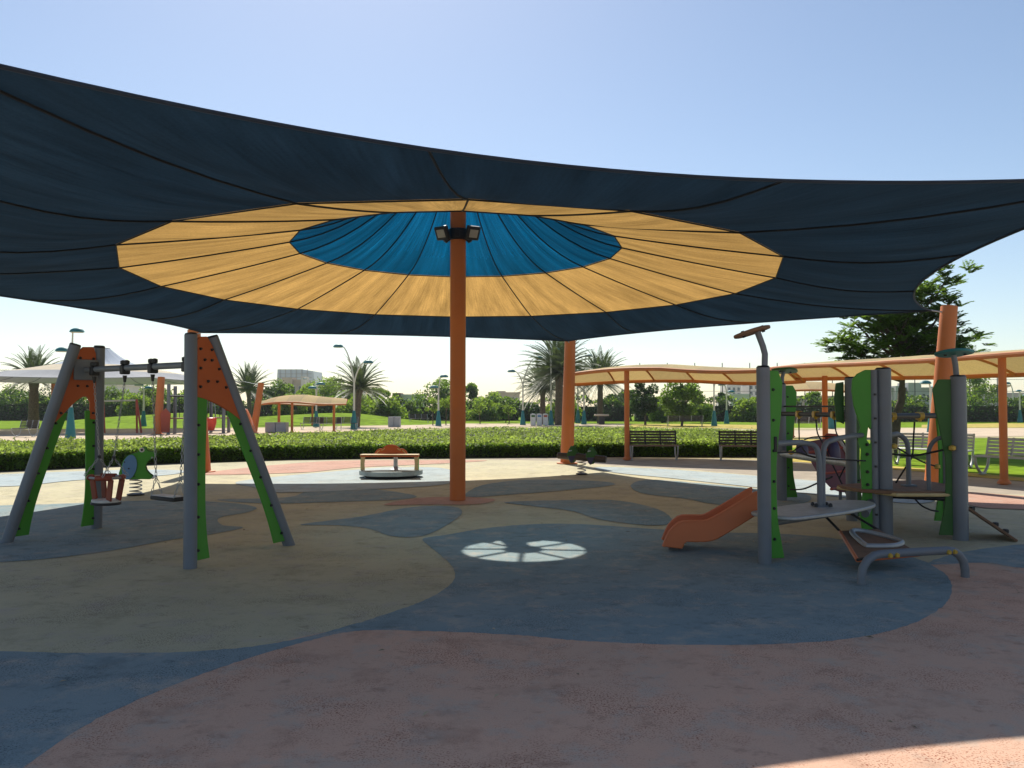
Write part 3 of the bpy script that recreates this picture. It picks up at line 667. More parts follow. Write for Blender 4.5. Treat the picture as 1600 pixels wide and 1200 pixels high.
# decks
def platform(name, a, b, w, z, m, th=.05, edge=None):
    a = Vector((a[0], a[1], 0)); b = Vector((b[0], b[1], 0)); u = (b - a); L = u.length; u.normalize(); v = Vector((-u.y, u.x, 0))
    out = spline([(0, -w*.35), (L*.15, -w*.5), (L*.5, -w*.56), (L*.85, -w*.42), (L, -w*.12), (L, w*.2), (L*.85, w*.45), (L*.5, w*.56), (L*.15, w*.5), (0, w*.35)], 4)
    o = MB().prism([(q.x, q.y) for q in out], Vector((a.x, a.y, z)), u, v, th).build(name, m, ps, bevel=.012)
    MB().tube([Vector((a.x, a.y, z - .07)), Vector((b.x, b.y, z - .07))], .035, 10).build('deck_beam', 'grey', ps)
    return o
d1a = P1 + Vector((.10, .12, 0)); d1b = D(1352, 790, 9.55); platform('deck', d1a, d1b, .62, .455, 'steel', .04)
MB().tube([D(1352, 803, 9.45), PA + Vector((-.2, -.05, .40))], .045, 12).build('deck_beam', 'grey', ps)
# second deck: brown board between the posts on the right
dk = [D(1308,775,10.6), D(1345,770,10.0), D(1400,772,9.75), D(1494,773,9.75), D(1490,764,10.55), D(1440,757,11.3), D(1395,757,11.2)]
mb = MB(); mb.prism([(p.x, p.y) for p in dk], (0,0,.545), (1,0,0), (0,1,0), .04); mb.build('deck', 'brown', ps, bevel=.008)
MB().tube([Vector((dk[0].x, dk[0].y - .02, .525)), Vector((dk[2].x, dk[2].y - .02, .525)), Vector((dk[3].x, dk[3].y - .02, .525))], .022, 8).build('deck_edge', 'cream', ps)
MB().tube([PA + Vector((.1, .0, .48)), PC + Vector((-.05, .05, .48))], .038, 10).build('deck_beam', 'dark', ps)
# hand rails
def bent(pts, r=.03, m='grey', n=12, name='handrail'):
    return MB().tube([p for p in spline([tuple(q) for q in pts], 6, False)], r, n).build(name, m, ps)
dm = D(1284, 796, 9.0); top = 1.21
s1 = Vector((dm.x - .02, dm.y, .47))
bent([P1 + Vector((.14, .05, top)), P1.lerp(s1, .5) + Vector((0, 0, top - .235)), s1 + Vector((-.20, -.03, top - .49)), s1 + Vector((-.06, 0, top - .52)), s1 + Vector((-.012, 0, top - .62)), s1 + Vector((0, 0, .35)), s1], .031)
s2 = s1 + Vector((.045, .03, 0))
q2 = PA + Vector((-.30, -.05, top + .03))
bent([q2, s2.lerp(q2, .55) + Vector((0,0,0)) if False else Vector(((s2.x + q2.x)/2, (s2.y + q2.y)/2, top + .02)), s2 + Vector((.16, .08, top - .46)), s2 + Vector((.05, .02, top - .50)), s2 + Vector((.012, 0, top - .60)), s2 + Vector((0, 0, .35)), s2], .031)
MB().box(s1 + Vector((.02, .01, 0)), (.17, .13, .03)).build('foot_plate', 'grey', ps, bevel=.006)
for a, b in ((-.06, -.05), (.1, -.05), (-.06, .06), (.1, .06)): MB().lathe([(.022, 0), (.022, .025), (.01, .04)], s1 + Vector((a, b, .01)), 8).build('bolt', 'dark', ps)
MB().box(P1 + Vector((.125, .04, top)), (.035, .08, .16)).build('rail_bracket', 'dark', ps, bevel=.01)
h3 = D(1420, 768, 10.4)
bent([PA + Vector((.08, .1, 1.23)), PA.lerp(h3, .4) + Vector((0,.02,1.04)), Vector((h3.x - .12, h3.y, 1.235)), Vector((h3.x - .02, h3.y, 1.14)), Vector((h3.x, h3.y, .95)), Vector((h3.x, h3.y, .56))], .032)
MB().box(Vector((h3.x, h3.y, .575)), (.16, .12, .025)).build('foot_plate', 'grey', ps, bevel=.006)
bent([PC + Vector((-.08, .05, 1.22)), PC + Vector((-.18, .16, 1.2)), PC + Vector((-.235, .24, 1.08)), PC + Vector((-.24, .26, .9)), PC + Vector((-.24, .26, .56))], .026)
# overhead bars with yellow clamps
def barr(a, b, z, r, m='dark'): MB().tube([Vector((a.x, a.y, z)), Vector((b.x, b.y, z))], r, 12).build('overhead_bar', m, ps)
barr(P2, PB, 1.475, .036); barr(PA, PD, 1.475, .036); barr(P2 + Vector((0,.25,0)), PB + Vector((.1,.3,0)), 1.60, .014)
barr(P2, PB, .79, .055, 'steel')
clamps = [P2.lerp(PB, t) for t in (.30, .55, .80)] + [PA.lerp(PD, t) for t in (.12, .55)]
for c in clamps:
    MB().tube([Vector((c.x, c.y, 1.475)) + Vector((-.045, 0, 0)), Vector((c.x, c.y, 1.475)) + Vector((.045, 0, 0))], .052, 12).build('clamp', 'clamp', ps)
    MB().lathe([(.02, 1.40), (.028, 1.42), (.02, 1.44)], Vector((c.x, c.y, 0)), 8).build('clamp_eye', 'clamp', ps)
def rope(*pts, r=.011): MB().tube([p for p in spline([tuple(q) for q in pts], 5, False)], r, 6).build('rope', 'rope', ps)
V3 = lambda p, z: Vector((p.x, p.y, z))
c0, c1, c2, c3, c4 = clamps
rope(V3(c0, 1.43), V3(c0, 1.15), V3(c0, .98) + Vector((.02,0,0)), D(1266, 716, 12.6))
rope(V3(c1, 1.43), V3(c1, 1.2) + Vector((.02,0,0)), D(1284, 690, 12.2), D(1296, 716, 12), D(1316, 757, 11.7), D(1324, 776, 11.5))
rope(V3(c2, 1.43), V3(c2, 1.2) + Vector((.03,0,0)), D(1319, 692, 11.6), D(1325, 715, 11.5), D(1311, 748, 11.6))
rope(V3(PB.lerp(P2, .06), 1.43), D(1325, 676, 11.4), D(1326, 700, 11.4))
rope(D(1257, 687, 12.6), D(1270, 683, 12.4), D(1295, 682, 12.2), D(1322, 683, 11.6))
rope(P1 + Vector((.14, .05, 1.12)), D(1245, 707, 8.9), D(1275, 715, 9.1), D(1310, 718, 9.5), D(1352, 720, 9.9))
rope(D(1237, 707, 12), D(1246, 700, 12), D(1258, 693, 12))
rope(D(1235, 765, 13.4), D(1255, 764, 13), D(1277, 755, 12.6), D(1300, 745, 12), r=.014)
rope(PA + Vector((.1, 0, 1.0)), D(1425, 712, 10), D(1455, 707, 9.9), D(1486, 700, 9.7), r=.014)
rope(D(1399, 698, 10.1), D(1425, 713, 10.4), D(1445, 723, 10.6), D(1464, 729, 10.7))
rope(D(1429, 659, 10.5), D(1427, 690, 10.5), D(1425, 713, 10.4), D(1412, 735, 10.6), D(1400, 754, 10.8))
rope(D(1430, 780, 10.2), D(1440, 790, 10.2), D(1455, 797, 10.4), D(1466, 799, 10.6))
for q in (D(1464, 729, 10.7), D(1488, 700, 9.65), D(1397, 697, 10.05), D(1236, 707, 12.2)):
    MB().lathe([(.012, -.035), (.04, -.02), (.04, .02), (.012, .035)], q, 10).build('clamp', 'clamp', ps)
# ramp on the right
ra = D(1512, 786, 9.75); rb = G(1600, 845); u = (rb - ra)
MB().beam(ra + Vector((0,.25,0)), rb + Vector((0,.25,0)), .60, .03).build('ramp', 'brown', ps, bevel=.006)
for t in (.08, .5, .68): MB().box(ra.lerp(rb, t) + Vector((0,.0,-.03)), (.05, .06, .05)).build('ramp_cleat', 'dark', ps, bevel=.01)
# slide
so = G(1062, 858); so = Vector((0, 8.72, 0)); S = 8.72 / F
prof_up = [(1155,225),(1115,238),(1060,272),(900,378),(740,480),(640,540),(590,566),(540,580),(420,581),(300,585),(250,606),(200,648),(150,702),(112,775),(85,845),(68,890)]
prof_lo = [(290,912),(300,890),(318,845),(345,826),(450,826),(560,822),(640,806),(700,780),(760,745),(900,652),(1050,552),(1155,480)]
def spx(x, y): p = D(1030 + x/7.5, 740 + y/7.5, 8.72); return (p.x, max(p.z, .0))
sd_ = Vector((.985, -.17, 0)); pvt = D(1185, 760, 8.72)
def slmap(x, y, off):
    X, Zz = spx(x, y); q = Vector((pvt.x, pvt.y, 0)) + sd_*(X - pvt.x) + Vector((.17, .985, 0))*off; q.z = Zz; return q
sl = thing('slide', 'small orange plastic slide leading down from the grey deck', 'slide', Vector((2.0, 8.9, 0)))
W_ = .46
for off in (0, W_):
    ring_ = [slmap(x, y, off) for x, y in prof_up + prof_lo]; k = len(ring_); mb = MB(); th = Vector((.17, .985, 0))*.035
    mb.add(ring_ + [q + th for q in ring_], [tuple(range(k)), tuple(reversed(range(k, 2*k)))] + [(i, k+i, k+(i+1) % k, (i+1) % k) for i in range(k)])
    mb.build('side_wall', 'slide', sl, bevel=.012)
fl_ = [(1155,440),(1050,512),(900,612),(760,705),(690,742),(620,768),(540,780),(420,782),(300,786),(240,800),(190,830),(150,870),(130,905)]
mb = MB(); a = [slmap(x, y, .03) for x, y in fl_]; b = [slmap(x, y, W_ + .01) for x, y in fl_]; k = len(a)
dn = Vector((0,0,-.02)); mb.add(a + b + [q + dn for q in a] + [q + dn for q in b], [(i, i+1, k+i+1, k+i) for i in range(k-1)] + [(2*k+i, 3*k+i, 3*k+i+1, 2*k+i+1) for i in range(k-1)] + [(0, k, 3*k, 2*k), (k-1, 3*k-1, 4*k-1, 2*k-1)])
mb.build('chute', 'slide', sl)
for off in (0.0175, W_ + .0175):
    MB().tube([slmap(x, y, off) for x, y in prof_up], .018, 8).build('rim', 'slide', sl)
# red climbing chute at the back
rc = thing('climbing_chute', 'shade-darkened red curved climbing chute behind the rope net', 'slide', D(1300, 772, 13.2) * 1)
rc.location.z = 0; ORG[rc.name] = Vector(rc.location)
ca_ = [(1252,693),(1262,712),(1275,735),(1288,752),(1304,766),(1330,771)]; cb_ = [(1308,684),(1320,704),(1334,728),(1346,748),(1358,764),(1372,770)]
A_ = [D(x, y, 13.4 - .10*i) for i, (x, y) in enumerate(ca_)]; B_ = [D(x, y, 13.9 - .10*i) for i, (x, y) in enumerate(cb_)]
A_ = [Vector(p) for p in spline([tuple(p) for p in A_], 4, False)]; B_ = [Vector(p) for p in spline([tuple(p) for p in B_], 4, False)]
k = len(A_); nrm = Vector((.5, .5, .3)).normalized()*.05; mb = MB()
mb.add(A_ + B_ + [q + nrm for q in A_] + [q + nrm for q in B_], [(i, i+1, k+i+1, k+i) for i in range(k-1)] + [(2*k+i, 3*k+i, 3*k+i+1, 2*k+i+1) for i in range(k-1)] + [(i, 2*k+i, 2*k+i+1, i+1) for i in range(k-1)] + [(k+i, k+i+1, 3*k+i+1, 3*k+i) for i in range(k-1)] + [(0, k, 3*k, 2*k), (k-1, 3*k-1, 4*k-1, 2*k-1)])
mb.build('chute', 'chute', rc)
for t in (3, 9, 15): MB().tube([A_[t] - nrm*.5, B_[t] - nrm*.5], .022, 8).build('rib', 'redpl', rc)
MB().tube([q + nrm*.5 for q in B_], .05, 8).build('sunlit_rim', 'white', rc)  # white stands in for sunlight on the top of the chute
for pp in ((1253, 704, 13.3), (1303, 705, 13.6)):
    q = D(*pp); MB().lathe([(.02, .18), (.07, .14), (.10, .04), (.11, -.08), (.10, -.14)], q, 14, 1.05, .6).build('hand_grip', 'purple', rc)
q = D(1299, 682, 13.5); MB().tube([q + Vector((-.11,0,0)), q + Vector((-.08,0,0)), q + Vector((.07,0,-.01)), q + Vector((.11,0,-.01))], [.02, .055, .055, .02], 12).build('roller', 'redpl', rc)
MB().tube([q + Vector((.1,0,0)), q + Vector((.36,0,.0))], .02, 8).build('roller_axle', 'cream', rc)
MB().box(q + Vector((.40, .05, -.02)), (.12, .06, .14)).build('axle_bracket', 'bluepl', rc, bevel=.01)
for a_ in (A_[-1], B_[-1], B_[2]): MB().tube([a_ + nrm*.5, Vector((a_.x, a_.y + .03, -.03))], .03, 8).build('support_leg', 'grey', rc)
# swinging board on ropes and its low arch rail
e1 = G(1346, 911); e2 = G(1508, 900)
ar = thing('low_arch_rail', 'low bent grey steel rail arch standing in front of the board', 'rail', (e1 + e2)/2)
ud = (e2 - e1); Ld = ud.length; ud.normalize()
pts = [e1 + Vector((0,0,-.05)), e1 + Vector((0,0,.06))] + [e1 + ud*(.20 - .20*math.cos(t)) + Vector((0,0,.06 + .19*math.sin(t))) for t in (R(25), R(50), R(72), R(90))] + [e1 + ud*Ld*.5 + Vector((0,0,.252))] + [e2 - ud*(.20 - .20*math.cos(t)) + Vector((0,0,.06 + .19*math.sin(t))) for t in (R(90), R(72), R(50), R(25))] + [e2 + Vector((0,0,.06)), e2 + Vector((0,0,-.05))]
MB().tube(pts, .038, 16).build('rail', 'grey', ar)
for t in (.235, .30, .80, .86):
    q = e1 + ud*Ld*t + Vector((0, 0, .25)); MB().tube([q + Vector((.02,-.03,-.01)), q + Vector((.025,-.05,-.01))], [.024, .018], 10).build('clamp', 'clamp', ar)
bb = thing('balance_board', 'brown balance board with grey triangle slung on ropes', 'board', D(1373, 848, 8.1) - Vector((0,0,.02)))
bo = [(1313,829,8.75), (1372,826,8.85), (1436,864,7.95), (1395,868,7.85), (1340,873,7.72)]
bw = [D(x, y, d) for x, y, d in bo]
for p in bw: p.z = max(.10, p.z)
bn = (bw[1] - bw[0]).cross(bw[4] - bw[0]).normalized()
if bn.z < 0: bn = -bn
k = 5; mb = MB(); mb.add(bw + [p - bn*.03 for p in bw], [tuple(range(5)), tuple(reversed(range(5, 10)))] + [(i, k+i, k+(i+1) % 5, (i+1) % 5) for i in range(5)])
mb.build('board', 'brown', bb, bevel=.006)
MB().tube([bw[4] - bn*.015, bw[3] - bn*.015, bw[2] - bn*.015], .02, 8).build('board_edge', 'slide', bb)
MB().tube([bw[0] - bn*.015, bw[4] - bn*.015], .02, 8).build('board_edge', 'slide', bb)
tc_ = [(1331,833), (1350,832), (1405,846), (1400,854), (1362,855), (1350,852)]
def onb(px, py):
    r_ = ray(px, py); o_ = Vector((0,0,EYE)); t = (bw[0] - o_).dot(bn) / r_.dot(bn); return o_ + r_*t + bn*.012
tri = [onb(*p) for p in tc_]; tri = [Vector(p) for p in spline([tuple(p) for p in tri], 4)]
MB().tube(tri, .028, 8, closed=True).build('grip_pad', 'steel', bb)
for a, b in ((bw[0], D(1285, 802, 9.1)), (bw[1], D(1325, 800, 9.5)), (bw[4], e1 + ud*Ld*.16 + Vector((0,.02,.235))), (bw[2], e1 + ud*Ld*.62 + Vector((0,.03,.25)))):
    MB().tube([a - bn*.012, b], .014, 6).build('rope', 'rope', bb)
for q in (D(1285, 803, 9.08), D(1325, 801, 9.45)): MB().box(q, (.10, .06, .05)).build('clamp', 'clamp', bb, bevel=.01)

# ------------------------------------------------------------------ arched fabric shelters
def shelter(label, a0, a1, rn_, rf, hn, posts, group, cen=MAST, rise=.30, n=9, warp=0, nm='shade_shelter'):
    root = thing(nm, label, 'shelter', arcpt(cen, (rn_ + rf)/2, R((a0 + a1)/2)), group)
    def pt(t, w):       # t along, w across (0 = near edge)
        a = R(a0 + (a1 - a0)*t); taper = math.sin(PI*min(1, max(0, .06 + .88*t)))**.45
        mid_ = (rn_ + rf)/2; r = mid_ + (w - .5)*(rf - rn_)*taper
        p = arcpt(cen, r, a); p.z = hn - .26*w + .06*math.sin(t*PI*2 + warp) + rise*taper*math.sin(PI*w)*.9 - .10*abs(t - .5)*2
        return p
    for i in range(n):
        t0, t1 = i/n, (i+1)/n; v = []; f = []; nu, nw = 4, 10
        for j in range(nw + 1):
            for q in range(nu + 1): v.append(pt(t0 + (t1 - t0)*q/nu, j/nw))
        for j in range(nw):
            for q in range(nu): b = j*(nu+1) + q; f.append((b, b+1, b+nu+2, b+nu+1))
        MB().add(v, f).build('fabric_panel', 'f_tan' if i % 2 else 'f_tan2', root)
    for w in (0, 1):
        MB().tube([pt(k/30, w) - Vector((0,0,.05)) for k in range(31)], .055, 8).build('edge_beam', 'rust', root)
    for i in range(n + 1):
        t = i/n; MB().tube([pt(t, k/8) - Vector((0,0,.045)) for k in range(9)], .032, 6).build('rafter', 'rust', root)
    for t, w in posts:
        p = pt(t, w); b = Vector((p.x, p.y, 0)); q = MB().tube([b + Vector((0,0,-.04)), Vector((p.x, p.y, p.z - .05))], .078, 16).build('post', 'orange', root)
        MB().lathe([(.13, 0), (.13, .03), (.085, .09)], b, 14).build('post_foot', 'orange', q)
    return root
shelter('long arched tan fabric shelter over the dark benches by the hedge', 77, 45.5, 10.95, 14.5, 2.74, [(.317, .06), (.985, .06)], 'tan arched shelters round the play area', n=6)
shelter('long arched tan fabric shelter over the silver benches beside the lawn', 46.5, 6, 10.95, 14.4, 2.74, [(.79, .10), (.086, .9)], 'tan arched shelters round the play area', warp=1.5, n=7)

def far_shelter(label, px0, px1, py_top, base_px, posts, d, n=5):
    x0 = D(px0, 640, d).x; x1 = D(px1, 640, d).x; cen = Vector(((x0 + x1)/2, d + 16, 0)); half = math.degrees(math.asin(min(.95, (x1 - x0)/2/17.5)))
    h = D(800, py_top, d).z
    return shelter(label, -90 - half, -90 + half, 16, 19, h, posts, 'far tan shelters', cen, .35, n)
far_shelter('small tan arched shelter standing beside the left lawn mound', 428, 548, 622, 673, [(.15, .5), (.4, .95), (.85, .6)], 52, 6)
far_shelter('far tan arched shelter seen under the long shelter', 1185, 1345, 603, 690, [(.2, .9), (.78, .85)], 44, 6)
far_shelter('small far tan shelter tucked behind the left one', 412, 515, 626, 668, [(.3, .5), (.8, .5)], 70, 4)

# ------------------------------------------------------------------ benches
def bench(name, label, loc, rz, w, style, group):
    root = thing(name, label, 'bench', (0,0,0), group)
    wd = 'wood' if style == 'dark' else ('steel' if style == 'silver' else 'wood')  # dark style: back slats darker than the seat, backlit shade in the colour
    for k in range(5):
        z = .50 + k*.082; y = .22 + k*.028
        for s in range(3):
            x = (s - 1)*w/3; MB().box((x, y, z), (w/3 - .03, .022, .064)).build('back_slat', wd, root, bevel=.005)
    for x in (-w/2, -w/6, w/6, w/2): MB().beam((x, .23, .42), (x, .345, .87), .045, .03, up=(0,1,0)).build('back_upright', 'dark' if style == 'dark' else 'steel', root)
    for k in range(5):
        MB().box((0, -.22 + k*.095, .435 - (k == 0)*.01), (w + .06, .075, .028)).build('seat_slat', 'woodl' if style == 'dark' else ('steel' if style == 'silver' else 'wood'), root, bevel=.006)
    for s in (-1, 1):
        x = s*(w/2 - .02)
        MB().tube(spline([(x, -.25, .42), (x, -.20, .2), (x, -.03, .03), (x, .1, .03), (x, .24, .2), (x, .29, .44)], 5, False), .022 if style != 'silver' else .032, 8).build('leg', 'steel', root)
        MB().tube([(x, -.27, .415), (x, .29, .415)], .02, 8).build('seat_rail', 'steel', root)
        MB().box((x, .03, .01), (.07, .24, .02)).build('foot', 'steel', root)
    root.location = loc; root.rotation_euler = (0, 0, rz)
    return root
b1_ = G(1022, 718.5); b2_ = G(1163, 719.5)
bench('park_bench', 'dark slatted bench under the long shelter beside its orange post', b1_, R(-2), 1.38, 'dark', 'dark benches by the hedge')
bench('park_bench', 'dark slatted bench under the long shelter, partly behind a grey play post', b2_, R(-10), 1.38, 'dark', 'dark benches by the hedge')
s1_ = G(1592, 745); bench('park_bench', 'silver slatted bench with curved legs beside the orange shelter post', s1_, R(-62), 1.75, 'silver', 'silver benches beside the lawn')
s2_ = G(1456, 727); bench('park_bench', 'silver slatted bench with curved legs behind the leaning orange post', s2_, R(-45), 1.9, 'silver', 'silver benches beside the lawn')
bf = G(1070, 666); bench('park_bench', 'long dark bench seen from behind on the dry grass beyond the hedge', bf, R(180), 2.8, 'far', 'far benches')
bf = G(1252, 671); bench('park_bench', 'long dark bench by the path seen past the far shelter', bf, R(182), 2.5, 'far', 'far benches')
for i, (x, y, lb) in enumerate(((487, 671, 'dark bench under the small left shelter'), (516, 672, 'dark bench beside the right post of the small left shelter'), (541, 671, 'small dark bench beside the tall two armed lamp'), (655, 661, 'dark bench on the lawn between cabinet and lamp'), (38, 682, 'dark bench on the path near the thick palm'))):
    p = G(x, y); bench('park_bench', lb, p, R(random.uniform(-25, 25)), min(1.9, 20*p.y/F + .6), 'far', 'far benches')
# picnic plinth, bins, cabinets
def plinth(px, py, w, label):
    p = G(px, py); o = thing('picnic_table', label, 'table', p, 'stone tables on the lawn')
    MB().box(p + Vector((0,0,.82)), (w, .8, .16)).build('table_top', 'wallt', o, bevel=.03); MB().box(p + Vector((0,0,.37)), (w*.4, .45, .74)).build('pedestal', 'dark', o, bevel=.02)
plinth(940, 663, 1.25, 'stone table with dark pedestal beside the big palms'); plinth(1037, 660, 1.3, 'stone table with dark pedestal behind the long dark bench')
for k, (m_, nm) in enumerate((('dgreen', 'green'), ('bluepl', 'blue'), ('redpl', 'dark red'))):
    p = G(833 + k*9.6, 665.2); o = thing('recycling_bin', f'white recycling bin with {nm} opening beside two others', 'bin', p, 'recycling bins')
    MB().box(p + Vector((0,0,.46)), (.44, .44, .92)).build('body', 'white', o, bevel=.05); MB().box(p + Vector((0,-.215,.80)), (.30, .04, .16)).build('opening', m_, o, bevel=.01)
    MB().prism([(-.23,0),(.23,0),(.2,.06),(0,.10),(-.2,.06)], p + Vector((0,0,.92)), (1,0,0), (0,0,1), .44).build('lid', 'white', o, bevel=.02)
for px0, px1, py, h, lb in ((414, 447, 675.5, .58, 'pair of long grey utility cabinets at the path edge'), (606, 625, 667, .75, 'square grey utility cabinet on the pale path')):
    p0 = G(px0, py); p1 = G(px1, py); o = thing('utility_cabinet', lb, 'cabinet', (p0 + p1)/2); w = (p1.x - p0.x)/2
    for s in (0, 1):
        c = p0.lerp(p1, .25 + .5*s); MB().box(c + Vector((0,.3,h/2)), (w - .03, .7, h)).build('cabinet_body', 'box', o, bevel=.02); MB().box(c + Vector((0,.3,h + .015)), (w + .0, .76, .03)).build('cabinet_lid', 'box', o, bevel=.008)
p = G(632, 655); o = thing('sign_post', 'pale blue sign panel on a post in front of the far hedge', 'sign', p); MB().box(p + Vector((0,0,1.05)), (.45, .06, .95)).build('sign_panel', 'f_white', o, bevel=.02); MB().box(p + Vector((0,.05,.5)), (.10, .06, 1.0)).build('sign_leg', 'steel', o)
p = G(871, 661); o = thing('litter_bin', 'slim green cylinder bin between lamp and big palm', 'bin', p); MB().lathe([(.2, 0), (.21, .9), (.16, 1.0)], p, 16).build('body', 'dgreen', o); MB().lathe([(.22, .9), (.22, .95), (.05, 1.06)], p, 16).build('lid', 'teal', o)
p = G(1299, 670); o = thing('litter_bin', 'small teal bin by the path seen under the overhead bar', 'bin', p); MB().box(p + Vector((0,0,.4)), (.55, .5, .8)).build('body', 'teal', o, bevel=.05); MB().box(p + Vector((0,0,.83)), (.6, .55, .08)).build('lid', 'teal', o, bevel=.02)

# ------------------------------------------------------------------ lamps
def lamp(px, py, fork, heads, label, pole=.05, base_h=None):
    b = G(px, py); d = b.y; o = thing('park_lamp', label, 'street lamp', b, 'two armed park lamps')
    bh = base_h or 1.25
    MB().lathe([(.26, 0), (.25, .06), (.10, bh)], b, 16).build('base_cone', 'teal', o)
    fz = D(px, fork, d).z
    MB().tube([b + Vector((0,0,bh*.9)), Vector((b.x, b.y, fz))], [.075, .062], 12).build('pole', 'polecream', o)
    for hx, hy in heads:
        h = D(hx, hy, d); st = Vector((b.x, b.y, fz - .1)); dx = h.x - b.x; dz = h.z - fz
        pts = spline([tuple(st), (b.x + dx*.18, d, fz + dz*.35), (b.x + dx*.45, d, fz + dz*.72), (b.x + dx*.75, d, fz + dz*.95), (h.x, d, h.z)], 5, False)
        MB().tube(pts, [.058 - .026*k/(len(pts) - 1) for k in range(len(pts))], 8).build('arm', 'polecream', o)
        s = 1 if dx > 0 else -1
        hd = MB().lathe([(.02, .17), (.14, .155), (.26, .09), (.32, -.02), (.30, -.05)], h + Vector((s*.2, 0, -.02)), 16, 1.15, .8).build('lamp_head', 'teal', o)
        MB().lathe([(.25, -.075), (.27, -.05)], h + Vector((s*.2, 0, -.02)), 16, 1.15, .8).build('lamp_glass', 'lens', hd)
    return o
lamp(110, 685, 600, [(114, 517), (104, 547)], 'tall park lamp with wide teal base beside the thick palm', base_h=1.55)
lamp(224, 666, 613, [(229, 606), (221, 601)], 'slim park lamp in front of the left lawn mound')
lamp(553, 671, 596, [(533, 541), (571, 566)], 'tall two armed park lamp beside the leaning date palm', base_h=1.3)
lamp(494, 667, 618, [(492, 606), (497, 600)], 'slim park lamp behind the small left shelter')
lamp(482, 648, 606, [(478, 592), (485, 597)], 'far slim park lamp behind the small left shelter')
lamp(685, 665.5, 614, [(690, 588), (682, 605)], 'two armed park lamp beside the round tree')
lamp(817, 664, 600, [(803, 580), (838, 559)], 'two armed park lamp beside the recycling bins')
lamp(861, 664.5, 575, [(865, 546), (856, 524)], 'tall two armed park lamp between bins and big palms')
lamp(903, 661, 600, [(901, 590), (907, 585)], 'park lamp in front of the second big palm')
lamp(912.5, 663, 600, [(916, 556), (911, 580)], 'park lamp beside the leaning back post')
lamp(1116, 665.5, 606, [(1113, 590), (1120, 596)], 'park lamp behind the shelter beside the long dark bench')
lamp(1135.5, 662, 612, [(1131, 601), (1139, 612)], 'thin park lamp beside the far conical tree')
lamp(1062, 655, 624, [(1056, 619), (1066, 622)], 'far curved park lamp in front of the small trees')
lamp(1330, 664, 604, [(1326, 592), (1337, 588)], 'park lamp seen beside the far shelter')
lamp(1583.5, 658, 612, [(1577, 599), (1589, 611)], 'two armed park lamp by the right hedge')
lamp(1594, 660, 612, [(1604, 612), (1600, 618)], 'curved park lamp at the right hedge end')
lamp(1455, 675, 612, [(1451, 598), (1459, 604)], 'park lamp behind the leaning orange post')

# ------------------------------------------------------------------ hedge in front
hf = [G(x, y) for x, y in ((-420,752),(-200,744),(0,736),(150,729),(300,722),(450,717),(600,715),(760,714),(900,713.5),(1000,713),(1100,713),(1215,713))]
hb = [G(x, y, .42) for x, y in ((-420,697),(-200,694),(0,690),(150,687),(300,683),(450,677),(600,671),(760,668),(900,667),(1000,668),(1100,670),(1215,673))]
hedge = thing('clipped_hedge', 'wide flat topped clipped green hedge bordering the play surface', 'hedge', (-2, 24, 0))
def hedge_pt(u, w):
    x = u*(len(hf) - 1); i = min(int(x), len(hf) - 2); t = x - i
    a = hf[i].lerp(hf[i+1], t); b = hb[i].lerp(hb[i+1], t); return Vector((a.x + (b.x - a.x)*w, a.y + (b.y - a.y)*w, 0))
HT = .40
v = []; f = []; nu, nw = 90, 10
for j in range(nw + 3):
    for i in range(nu + 1):
        u = i/nu
        if j == 0: p = hedge_pt(u, 0) + Vector((0,.06,-.03))
        elif j == nw + 2: p = hedge_pt(u, 1) + Vector((0,0,-.03))
        else: p = hedge_pt(u, (j-1)/nw) + Vector((0,.06 if j == 1 else 0,HT - .05 + random.uniform(-.02,.02)))
        v.append(p)
for j in range(nw + 2):
    for i in range(nu): q = j*(nu+1) + i; f.append((q, q+1, q+nu+2, q+nu+1))
MB().add(v, f).build('hedge_body', 'twig', hedge)
def hedge_leaves(n, fn, size, flat, m, name, parent):
    C = np.array([fn() for _ in range(n)]); U, V = leafaxes(n, size, flat); o = quads(name, C, U, V, m, parent); o['kind'] = 'stuff'; return o
def topleaf():
    w = random.random()**1.25; u = random.random(); p = hedge_pt(u, w)
    return (p.x, p.y, HT + .06*math.sin(p.x*1.7 + p.y*.9)*math.sin(p.y*1.3) + random.gauss(.0, .03) + (random.random() < .02)*random.random()*.14)
def frontleaf():
    p = hedge_pt(random.random(), 0); z = .02 + (HT)*random.random()**.75
    return (p.x, p.y + random.gauss(0, .045) + .02*math.sin(p.x*5), z)
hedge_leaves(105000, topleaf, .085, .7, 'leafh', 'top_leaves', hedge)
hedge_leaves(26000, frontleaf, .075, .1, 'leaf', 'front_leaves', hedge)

# ------------------------------------------------------------------ far hedges
def far_hedge(label, x0, x1, y, h, d, m='leafd', dens=34, size=.26):
    a = D(x0, 640, d).x; b = D(x1, 640, d).x; L = b - a; o = thing('far_hedge', label, 'hedge', ((a + b)/2, d, 0), 'hedges at the park edge')
    W = 1.8; MB().box(((a+b)/2, d + .2, h*.36), (L - .3, W - 1.0, h*.72)).build('hedge_body', 'twig', o)
    n = int(L*(h + W)*dens)
    ph = random.uniform(0, 9)
    def fn(top=False):
        x = a + L*random.random()
        hh = h*(1 + .13*math.sin(x*.55 + ph) + .10*math.sin(x*1.7 + ph*2) + .05*math.sin(x*4.1))
        q = random.random()
        if q < .7 and not top: return (x, d - W/2 + random.gauss(0, .16) + .22*math.sin(x*1.3 + ph), hh*random.random())
        return (x, d + W*(random.random() - .5), hh + random.gauss(0, .14))
    hedge_leaves(n, fn, size, .3, m, 'leaves', o); hedge_leaves(n//4, lambda: fn(True), size, .5, 'leafl', 'sunlit_leaves', o); return o  # paler leaf colour on top stands in for sun on the hedge crown
far_hedge('dark hedge behind the left far playground', -40, 330, 0, 2.6, 92)
